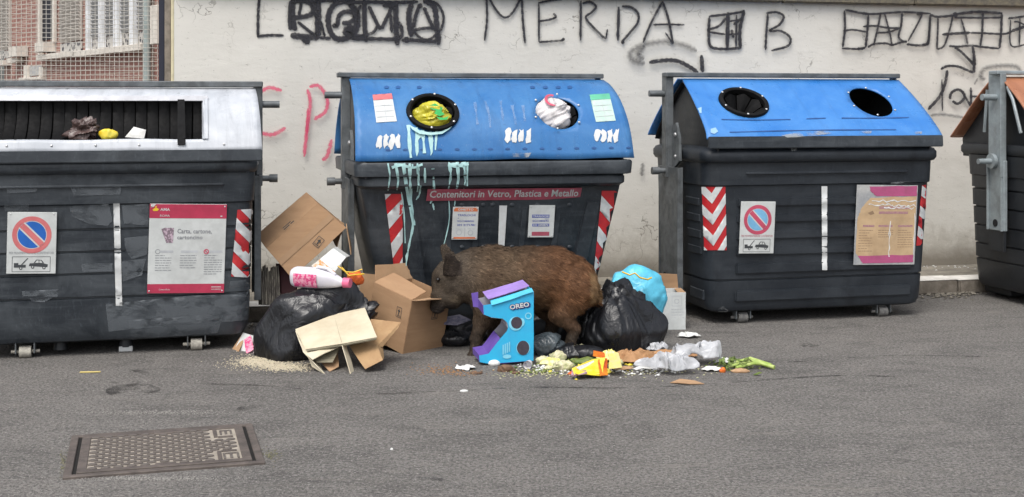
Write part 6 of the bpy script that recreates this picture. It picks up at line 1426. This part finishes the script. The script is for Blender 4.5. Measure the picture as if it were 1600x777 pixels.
# bottle
jg = empty('plastic_bottle', at(500, 440, 8.05)); tag(jg, 'white plastic detergent bottle with pink cap lying on the black bag', 'bottle'); JO = jg.location.copy()
ax = (at(546, 436, 7.98)-at(458, 430, 8.10)).normalized(); st = at(457, 432, 8.10)-JO; upv = Vector((0, -.25, 1)).normalized(); upv = (upv-ax*upv.dot(ax)).normalized(); sdv = ax.cross(upv)
g = G(); rings = []
for t, hu, hs_, cu in ((0, .035, .03, 0), (.006, .055, .048, 0), (.03, .064, .055, 0), (.12, .065, .056, 0), (.20, .062, .05, 0), (.27, .050, .040, -.006), (.32, .034, .030, -.014), (.345, .022, .022, -.018), (.36, .022, .022, -.018)):
    rings.append([st+ax*t+upv*(cu+hu*math.copysign(abs(math.sin(2*math.pi*k/24))**.75, math.sin(2*math.pi*k/24)))+sdv*hs_*math.copysign(abs(math.cos(2*math.pi*k/24))**.75, math.cos(2*math.pi*k/24)) for k in range(24)])
g.loft(rings); jb = g.obj('bottle_body', M['jug'], jg, 60)
c0 = st+ax*.355+upv*-.018; g = G().cyl(c0, c0+ax*.045, .032, .030, 20); g.obj('cap', M['pinkcap'], jg)
if sdv.y > 0: sdv = -sdv
g = G(); vs = []
for i in range(11):
    t = .035+.016*i; hu = .0655; rowv = []
    for k in range(7): th = R(-38+12*k); hs__ = .0575; rowv.append(g.bm.verts.new(st+ax*t+upv*hu*math.copysign(abs(math.sin(th))**.75, math.sin(th))*1.0+sdv*(hs__*abs(math.cos(th))**.75+.0015)))
    vs.append(rowv)
for A, B in zip(vs, vs[1:]):
    for k in range(6): g.bm.faces.new((A[k], A[k+1], B[k+1], B[k]))
g.obj('label_print', M['pinklabel'], jg, False)
g = G(); h0 = st+ax*.17+upv*.058; g.tube([st+ax*.15+upv*.05, st+ax*.19+upv*.075, st+ax*.25+upv*.068, st+ax*.30+upv*.03], .011, 8); g.obj('handle', M['jug'], jg)
# carton, net bag, newspapers, packet
o = empty('drink_carton', at(515, 420, 8.30)); OO = o.location.copy(); tag(o, 'white and orange drink carton poking up from the heap', 'carton')
pan('panel', [at(*p)-OO for p in ((500, 405, 8.28), (521, 388, 8.32), (541, 402, 8.28), (524, 424, 8.24))], M['white'], o, .004); pan('panel', [at(*p)-OO for p in ((487, 415, 8.30), (500, 405, 8.28), (524, 424, 8.24), (505, 435, 8.26))], mat('orange_white_print', (.80, .34, .08), (.8, .76, .68), rough=.45, scale=22, lo=.45, hi=.55), o, .004)
pan('panel', [at(*p)-OO for p in ((521, 388, 8.325), (526, 386, 8.42), (546, 400, 8.40), (541, 402, 8.285))], M['white'], o, .004)
nb = bag(556, 437, 8.22, .47, [((0, 0, 0), (.055, .05, .045))], 31, M['netorange'], 'small orange net bag with yellow strings beside the pink bottle cap', 'net bag', 'net_bag', sub=4, amp=.01, freq=12, flat=False)
g = G(); g.tube([at(*p) for p in ((528, 416, 8.18), (540, 425, 8.16), (552, 426, 8.15), (566, 421, 8.16))], .005, 6); g.tube([at(*p) for p in ((534, 418, 8.17), (545, 431, 8.15), (560, 429, 8.15), (569, 428, 8.16))], .005, 6); sg = g.obj('string', M['string'], None, 60); sg['kind'] = 'stuff'; sg.parent = nb; sg.matrix_parent_inverse = Matrix.Translation(-nb.location)
npz = empty('newspaper_stack', at(420, 470, 8.62)); NO = npz.location.copy(); tag(npz, 'sheaf of old newspapers standing on edge beside the white lid container', 'newspapers')
rr = random.Random(12)
for i in range(9):
    x0 = 404+i*3.3; yt = 424+rr.uniform(-7, 6); pan('newspaper', [at(x0, yt, 8.66)-NO, at(x0+5, yt-3, 8.62)-NO, at(x0+7+rr.uniform(-1, 1), 475, 8.58)-NO, at(x0+1, 476, 8.62)-NO], M['newsprint'], npz, .006)
o = G().slab([at(432, 412, 8.68), at(462, 412, 8.64), at(464, 470, 8.60), at(433, 470, 8.64)], .02).obj('maroon_card', M['maroon'], None, False); tag(o, 'dark maroon card wedged behind the newspapers and tilted box', 'card')
pk_ = empty('food_packet', ground(390, 553)); PO = pk_.location.copy(); tag(pk_, 'pink and white food packet on the ground between container and black bag', 'packet')
pan('panel', [at(*p)-PO for p in ((366, 548, 8.28), (380, 520, 8.34), (412, 530, 8.26), (410, 556, 8.12))], M['white'], pk_, .006); pan('printed_panel', [at(*p)-PO for p in ((381, 531, 8.29), (391, 524, 8.29), (398, 545, 8.17), (386, 552, 8.16))], M['pinklabel'], pk_, .004); pan('panel', [at(*p)-PO for p in ((362, 549, 8.3), (380, 520, 8.35), (383, 526, 8.33), (372, 552, 8.2))], M['card_in'], pk_, .005)
# ------------------------------------------------------------------ litter on the asphalt
def crumple(px, py, w_, d_, h, seed, m, label, cat, name, group='litter scattered in front of the boar', fr=9, rot=None, seg=56, rg=20):
    p = ground(px, py); k = p.y/F; W2 = w_*k/2; r = random.Random(seed)
    th = np.repeat(np.arange(seg)*2*math.pi/seg, rg); rr_ = np.tile((np.arange(rg)+.15)/(rg-1+.15), seg)
    edge = 1+.26*vnoise(np.stack([np.cos(th)*1.7, np.sin(th)*1.7, th*0+seed*1.37], 1), seed)+.14*vnoise(np.stack([np.cos(th)*5, np.sin(th)*5, th*0+seed], 1), seed+3)
    x, y = np.cos(th)*rr_*edge*W2, np.sin(th)*rr_*edge*d_/2; Q = np.stack([x, y, x*0+seed*.71], 1)
    z1 = ridge(Q*fr+.5*np.stack([vnoise(Q*fr*.7, seed+1), vnoise(Q*fr*.7, seed+2), x*0], 1), seed+4, 2); z2 = ridge(Q*fr*3.1, seed+9, 2)
    z = h*(.42+.30*z1+.10*z2)*(1-.62*rr_**3)+h*.28*np.clip(vnoise(np.stack([np.cos(th)*2, np.sin(th)*2, rr_*1.5+seed], 1), seed+7), 0, 1)*rr_**2
    z = np.maximum(z, .003); x = x+W2*.16*vnoise(Q*fr*1.3+4, seed+12)+h*.3*vnoise(Q*fr*2.5, seed+15); y = y+d_*.10*vnoise(Q*fr*1.3+9, seed+13)
    V = np.concatenate([np.stack([x, y, z], 1), [[0, 0, float(z.reshape(seg, rg)[:, 0].mean())]]]); Fc = []
    for i in range(seg):
        j = (i+1) % seg
        for q in range(rg-1): Fc += [(i*rg+q, i*rg+q+1, j*rg+q+1), (i*rg+q, j*rg+q+1, j*rg+q)]
        Fc.append((seg*rg, i*rg, j*rg))
    o = raw(name, V, Fc, m, None, True, 32); o.location = (p.x, p.y, 0); md = o.modifiers.new('thickness', 'SOLIDIFY'); md.thickness = .0015
    tag(o, label, cat, group); return o
def lit(px, py, w_, d_, h, seed, m, label, cat, name, sub=4, amp=None, freq=14, group='litter scattered in front of the boar'):
    p = ground(px, py); k = p.y/F; W2, H2 = w_*k/2, h
    return bag(px, py, p.y, 0, [((0, 0, H2*.35), (W2, d_/2, H2*.65))], seed, m, label, cat, name, group, sub=sub, amp=amp or H2*.35, freq=freq)
crumple(1075, 527, 34, 0.13, 0.05, 1, M['tissue'], 'crumpled white tissue lying alone right of the black bag', 'tissue', 'tissue', fr=16)
crumple(728, 577, 30, 0.12, 0.05, 2, M['tissue'], 'crumpled whitish tissue left of the display stand', 'tissue', 'tissue', fr=16)
lit(772, 571, 19, .05, .035, 3, M['tissue'], 'small smooth white scrap against the foot of the display stand', 'scrap', 'white_scrap', amp=.004)
crumple(1028, 549, 32, 0.12, 0.085, 4, M['clearbag'], 'small ball of clear film below the big right black bag', 'plastic film', 'plastic_film', fr=14)
crumple(1046, 583, 84, 0.20, 0.14, 5, M['clearbag'], 'crumpled milky plastic bag on the asphalt, front of two', 'plastic bag', 'plastic_bag', fr=10)
crumple(1088, 569, 78, 0.20, 0.20, 6, M['clearbag'], 'taller milky plastic bag with a peak, behind the front milky bag', 'plastic bag', 'plastic_bag', fr=9)
crumple(1112, 580, 32, 0.08, 0.035, 7, M['tissue'], 'white paper towel scrap beside the celery', 'paper', 'paper_scrap', fr=16)
crumple(1132, 568, 28, 0.09, 0.045, 16, M['tissue'], 'white folded napkin behind the celery tops', 'napkin', 'napkin', fr=16)
crumple(992, 566, 78, 0.22, 0.1, 8, M['brownpaper'], 'large crumpled brown paper sheet in the middle of the litter', 'paper', 'brown_paper', fr=9)
crumple(1050, 558, 70, 0.14, 0.06, 9, M['brownpaper'], 'long brown paper strip running behind the milky plastic bags', 'paper', 'brown_paper', fr=9)
crumple(1083, 552, 34, 0.1, 0.08, 10, M['brownpaper'], 'rounded end of brown paper behind the peaked milky bag', 'paper', 'brown_paper', fr=12)
crumple(972, 579, 28, 0.07, 0.04, 13, M['card_in'], 'tan paper scrap at the right of the yellow snack packet', 'paper', 'paper_scrap', fr=16)
p = ground(1072, 600); g = G(); g.slab([p+Vector(q) for q in ((-.09, .01, .004), (-.03, .035, .02), (.05, .02, .014), (.10, -.02, .004), (.02, -.03, .006), (-.05, -.02, .01))], .004); o = g.obj('cardboard_scrap', M['card'], None, False); tag(o, 'flat torn brown cardboard scrap lowest in the litter', 'cardboard', 'litter scattered in front of the boar')
# snack packet: folded printed film
sn = empty('snack_packet', ground(930, 586)); SO = sn.location.copy(); tag(sn, 'torn yellow, white and red snack packet in the middle of the scraps', 'packet', 'litter scattered in front of the boar')
def sq(pts, m, name='printed_panel'):
    return pan(name, [ground(p[0], p[1], .02+.055*max(0, min(1, (588-p[1])/30))+.012*math.sin(p[0]*.7))-SO for p in pts], m, sn, .004)
sq([(893, 576, 7.86), (925, 562, 7.98), (946, 558, 7.98), (942, 585, 7.62), (898, 586, 7.58)], M['snack']); sq([(900, 574, 7.85), (928, 563, 7.93), (932, 578, 7.72), (912, 583, 7.64)], M['white']); sq([(935, 562, 7.95), (948, 560, 7.95), (950, 586, 7.56), (938, 588, 7.55)], M['snackred']); sq([(893, 577, 7.85), (912, 572, 7.86), (918, 584, 7.60), (893, 588, 7.52)], mat('mauve_foil', (.45, .33, .40), (.25, .08, .1), rough=.3, scale=40), 'foil_panel')
sq([(900, 581, 7.65), (938, 581, 7.66), (939, 587.5, 7.555), (901, 585, 7.57)], mat('lemon_film', (.85, .72, .03), rough=.35)); sq([(950, 546, 8.02), (966, 552, 8.0), (972, 574, 7.8), (952, 576, 7.75)], mat('pale_lemon_film', (.80, .70, .18), (.7, .66, .35), rough=.35, scale=30)); sq([(927, 548, 8.05), (944, 551, 8.03), (946, 560, 7.97), (926, 556, 7.98)], M['snackred'])
# food scraps, each its own
rr = random.Random(77)
SCR = [(842, 549, 28, .06, 'tissue', 'folded white scrap resting against the right foot of the display stand'), (848, 568, 24, .05, 'cauli', 'pale vegetable scrap right beside the small white cup'), (872, 563, 30, .055, 'cauli', 'pale cauliflower piece at the back left of the scraps'), (880, 578, 32, .06, 'cauli', 'large pale cauliflower head at the front left of the yellow packet'),
       (893, 558, 22, .05, 'cauli', 'cream cauliflower bit behind the yellow packet'), (908, 556, 40, .07, 'cauli', 'wide pale cauliflower crown with a leaf beneath, behind the packet'), (945, 551, 26, .06, 'cauli', 'cream cauliflower bit at the top right of the yellow packet'), (966, 570, 22, .045, 'cauli', 'cream vegetable chunk between yellow packet and brown paper'),
       (858, 577, 18, .03, 'cauli', 'small cream crumb in front of the cup'), (860, 553, 22, .045, 'tissue', 'small white paper twist behind the scraps'), (884, 551, 18, .05, 'tissue', 'small white paper fold at the back of the scraps'), (978, 562, 20, .04, 'tissue', 'white crumb of paper left of the large brown paper')]
for i, (px, py, w_, h, mk, lb) in enumerate(SCR):
    if mk == 'tissue': crumple(px, py, w_*1.25, w_*.0055, h*1.3, 50+i, M[mk], lb, 'paper', 'paper_scrap', fr=18)
    else: lit(px, py, w_, w_*.0037, h, 50+i, M[mk], lb, 'food scrap' if mk == 'cauli' else 'paper', 'food_scrap' if mk == 'cauli' else 'paper_scrap', 4, .012, 22)
crumple(955, 566, 40, .16, .09, 201, bpy.data.materials['pale_lemon_film'], 'pale yellow crumpled film right of the yellow packet', 'plastic film', 'plastic_film', fr=11)
crumple(925, 583, 60, .10, .05, 202, M['snack'], 'bright yellow torn film under the front of the packet', 'plastic film', 'plastic_film', fr=12)
crumple(922, 560, 34, .12, .08, 203, M['tissue'], 'white torn wrapper lying on top of the scraps behind the packet', 'wrapper', 'wrapper', fr=13)
crumple(862, 571, 44, .14, .05, 204, bpy.data.materials['pale_lemon_film'], 'cream crumpled film under the cauliflower pieces', 'plastic film', 'plastic_film', fr=13)
crumple(1003, 577, 34, .08, .03, 205, M['tissue'], 'thin white paper between brown sheet and front milky bag', 'paper', 'paper_scrap', fr=15)
crumple(900, 585, 26, .05, .02, 206, M['snackred'], 'small red orange foil shred at the front edge of the packet', 'foil', 'foil_scrap', fr=15)
lit(915, 569, 36, .06, .035, 90, M['leaf'], 'dark green wilted leaf across the yellow packet', 'leaf', 'green_leaf', 4, .012, 16); lit(898, 566, 20, .05, .03, 91, M['leaf'], 'small green leaf at the left edge of the yellow packet', 'leaf', 'green_leaf', 4, .01, 18)
lit(792, 580, 24, .06, .03, 92, M['peel'], 'dark brown peel in front of the display stand', 'peel', 'brown_peel', 4, .014, 24); lit(745, 584, 22, .04, .012, 93, M['peel'], 'flat reddish peel beside the left tissue', 'peel', 'brown_peel', 4, .006, 24); lit(806, 584, 12, .03, .012, 94, M['peel'], 'tiny dark peel crumb under the right side of the display stand', 'peel', 'brown_peel', 3, .004, 24)
cp = ground(824, 577); g = G(); g.cyl(cp+Vector((0, 0, .024)), cp+Vector((.012, .045, .026)), .026, .020, 20, False); g.cyl(cp+Vector((.011, .040, .026)), cp+Vector((.012, .045, .026)), .020, .020, 20); o = g.obj('white_cup', M['jug'], None, 40); tag(o, 'small white plastic cup lying on its side at the right foot of the display stand', 'cup', 'litter scattered in front of the boar')
# celery
ce = empty('celery_bunch', ground(1165, 580)); CO2 = ce.location.copy(); tag(ce, 'green celery bunch with long pale stalks at the right end of the litter', 'celery', 'litter scattered in front of the boar')
for (a_, b_, c) in (((1140, 578), (1175, 573), (1210, 578)), ((1142, 574), (1172, 569), (1205, 575)), ((1150, 580), (1178, 577), (1196, 573))):
    Pq = [ground(*q)-CO2+Vector((0, 0, z_)) for q, z_ in ((a_, .02), (b_, .035), (c, .014))]; g = G(); g.tube(Pq, [.009, .011, .013], 8); g.obj('stalk', M['stalk'], ce, 60)
rr = random.Random(6); lm = None
for i in range(46):
    px, py = rr.gauss(1140, 15), rr.gauss(575, 4); q = ground(px, py)-CO2
    if lm is None: g = G(); g.slab([(-.018, 0, 0), (-.004, -.009, .004), (.016, -.004, 0), (.02, .004, .004), (0, .010, 0)], .002); o = g.obj('leaflet', M['leaf'], ce, False); lm = o.data
    else: o = link('leaflet', lm, ce)
    o.location = (q.x, q.y, rr.uniform(.008, .05)); o.rotation_euler = (rr.uniform(-.9, .9), rr.uniform(-.9, .9), rr.uniform(0, 6.3)); s_ = rr.uniform(.7, 1.5); o.scale = (s_, s_, s_)
lit(1128, 582, 12, .03, .03, 95, M['snackred'], 'small dark red scrap at the leafy end of the celery', 'food scrap', 'food_scrap', 3, .006, 20)
lit(1157, 582, 30, .04, .02, 96, M['card_in'], 'brown root end scrap beneath the celery', 'food scrap', 'food_scrap', 4, .008, 20)
# stray bits on the open asphalt
lit(725, 612, 14, .04, .008, 97, M['tissue'], 'tiny white paper flake alone on the asphalt below the litter', 'paper', 'paper_scrap', 3, .003, 20); lit(947, 588, 16, .02, .008, 98, M['tissue'], 'thin white sliver below the yellow packet', 'paper', 'paper_scrap', 3, .003, 20)
lit(612, 703, 5, .012, .01, 99, M['tissue'], 'tiny white fleck in the open asphalt foreground', 'fleck', 'white_fleck', 2, .001, 20)
q = ground(141, 583); o = G().box(q+Vector((0, 0, .006)), (.12, .010, .008), .002, Matrix.Rotation(R(6), 3, 'Z')).obj('wooden_stick', mat('yellow_wood', (.62, .50, .18), rough=.7), None); tag(o, 'yellowish stick lying in front of the white lid container', 'stick')
# loose matter nobody could count
def scatter(name, label, pts, n, m, smin, smax, seed, sx=18, sy=4, z=0.):
    r = random.Random(seed); V = []; Fc = []; D8 = [(1, 0, 0), (0, 1, 0), (-1, 0, 0), (0, -1, 0), (0, 0, .7), (0, 0, -.4)]; T8 = [(0, 1, 4), (1, 2, 4), (2, 3, 4), (3, 0, 4), (1, 0, 5), (2, 1, 5), (3, 2, 5), (0, 3, 5)]
    for i in range(n):
        c = r.choice(pts); q = ground(r.gauss(c[0], c[2] if len(c) > 2 else sx), r.gauss(c[1], c[3] if len(c) > 3 else sy), z); s_ = r.uniform(smin, smax); b0_ = len(V); an_ = r.random()*6.3
        for d in D8:
            x, y = d[0]*s_*r.uniform(.6, 1.5), d[1]*s_*r.uniform(.4, 1.1); V.append((q.x+x*math.cos(an_)-y*math.sin(an_), q.y+x*math.sin(an_)+y*math.cos(an_), z+s_*.3+d[2]*s_*.7))
        Fc += [tuple(b0_+k for k in t) for t in T8]
    o = raw(name, V, Fc, m, None, False); tag(o, label, kind='stuff'); return o
scatter('sawdust', 'pale sawdust spilled under the left black bag', [(420, 569, 34, 4), (400, 564, 16, 4), (446, 575, 22, 3)], 2600, M['sawdust'], .003, .0075, 1)
scatter('food_crumbs', 'brown crumbs scattered left of the display stand', [(690, 578, 22, 4), (720, 583, 20, 3)], 260, M['brownpaper'], .003, .008, 2)
scatter('food_crumbs', 'cream and brown crumbs among the litter', [(880, 582, 40, 5), (830, 584, 30, 4), (1000, 580, 60, 5)], 420, M['cauli'], .003, .010, 3)
scatter('vegetable_bits', 'torn green leaf bits among the food scraps', [(890, 572, 34, 6), (1140, 577, 22, 3), (845, 580, 16, 3)], 150, M['leaf'], .006, .018, 33)
scatter('paper_bits', 'torn white and cream bits among the food scraps', [(880, 568, 34, 7), (920, 580, 40, 4), (850, 575, 14, 5), (1010, 582, 30, 3)], 170, M['tissue'], .006, .018, 34)
scatter('yellow_bits', 'torn yellow film bits among the food scraps', [(900, 572, 34, 6), (955, 566, 14, 5)], 70, M['snack'], .008, .020, 35)
scatter('kerb_debris', 'broken plaster flakes lying along the kerb foot', [(1470, 462, 26, 3), (1500, 458, 22, 2), (430, 510, 20, 3)], 300, M['pave'], .008, .026, 4)
scatter('grit', 'loose pale grit on the asphalt', [(800, 690, 500, 60), (800, 600, 500, 20), (250, 645, 60, 2), (230, 748, 60, 2)], 2600, mat('pale_grit', (.42, .40, .37), (.25, .24, .22), rough=.9, scale=90), .0018, .0045, 5)
scatter('pavement_litter', 'small pale flakes on the pavement', [(1470, 416, 30, 4), (430, 462, 30, 6)], 60, M['tissue'], .006, .016, 7, z=.105)
scatter('moss', 'thin moss at the ends of the manhole cover', [(99, 724, 3, 8), (424, 712, 8, 5)], 160, mat('dry_moss', (.17, .165, .10), (.22, .20, .15), rough=1), .003, .006, 8)
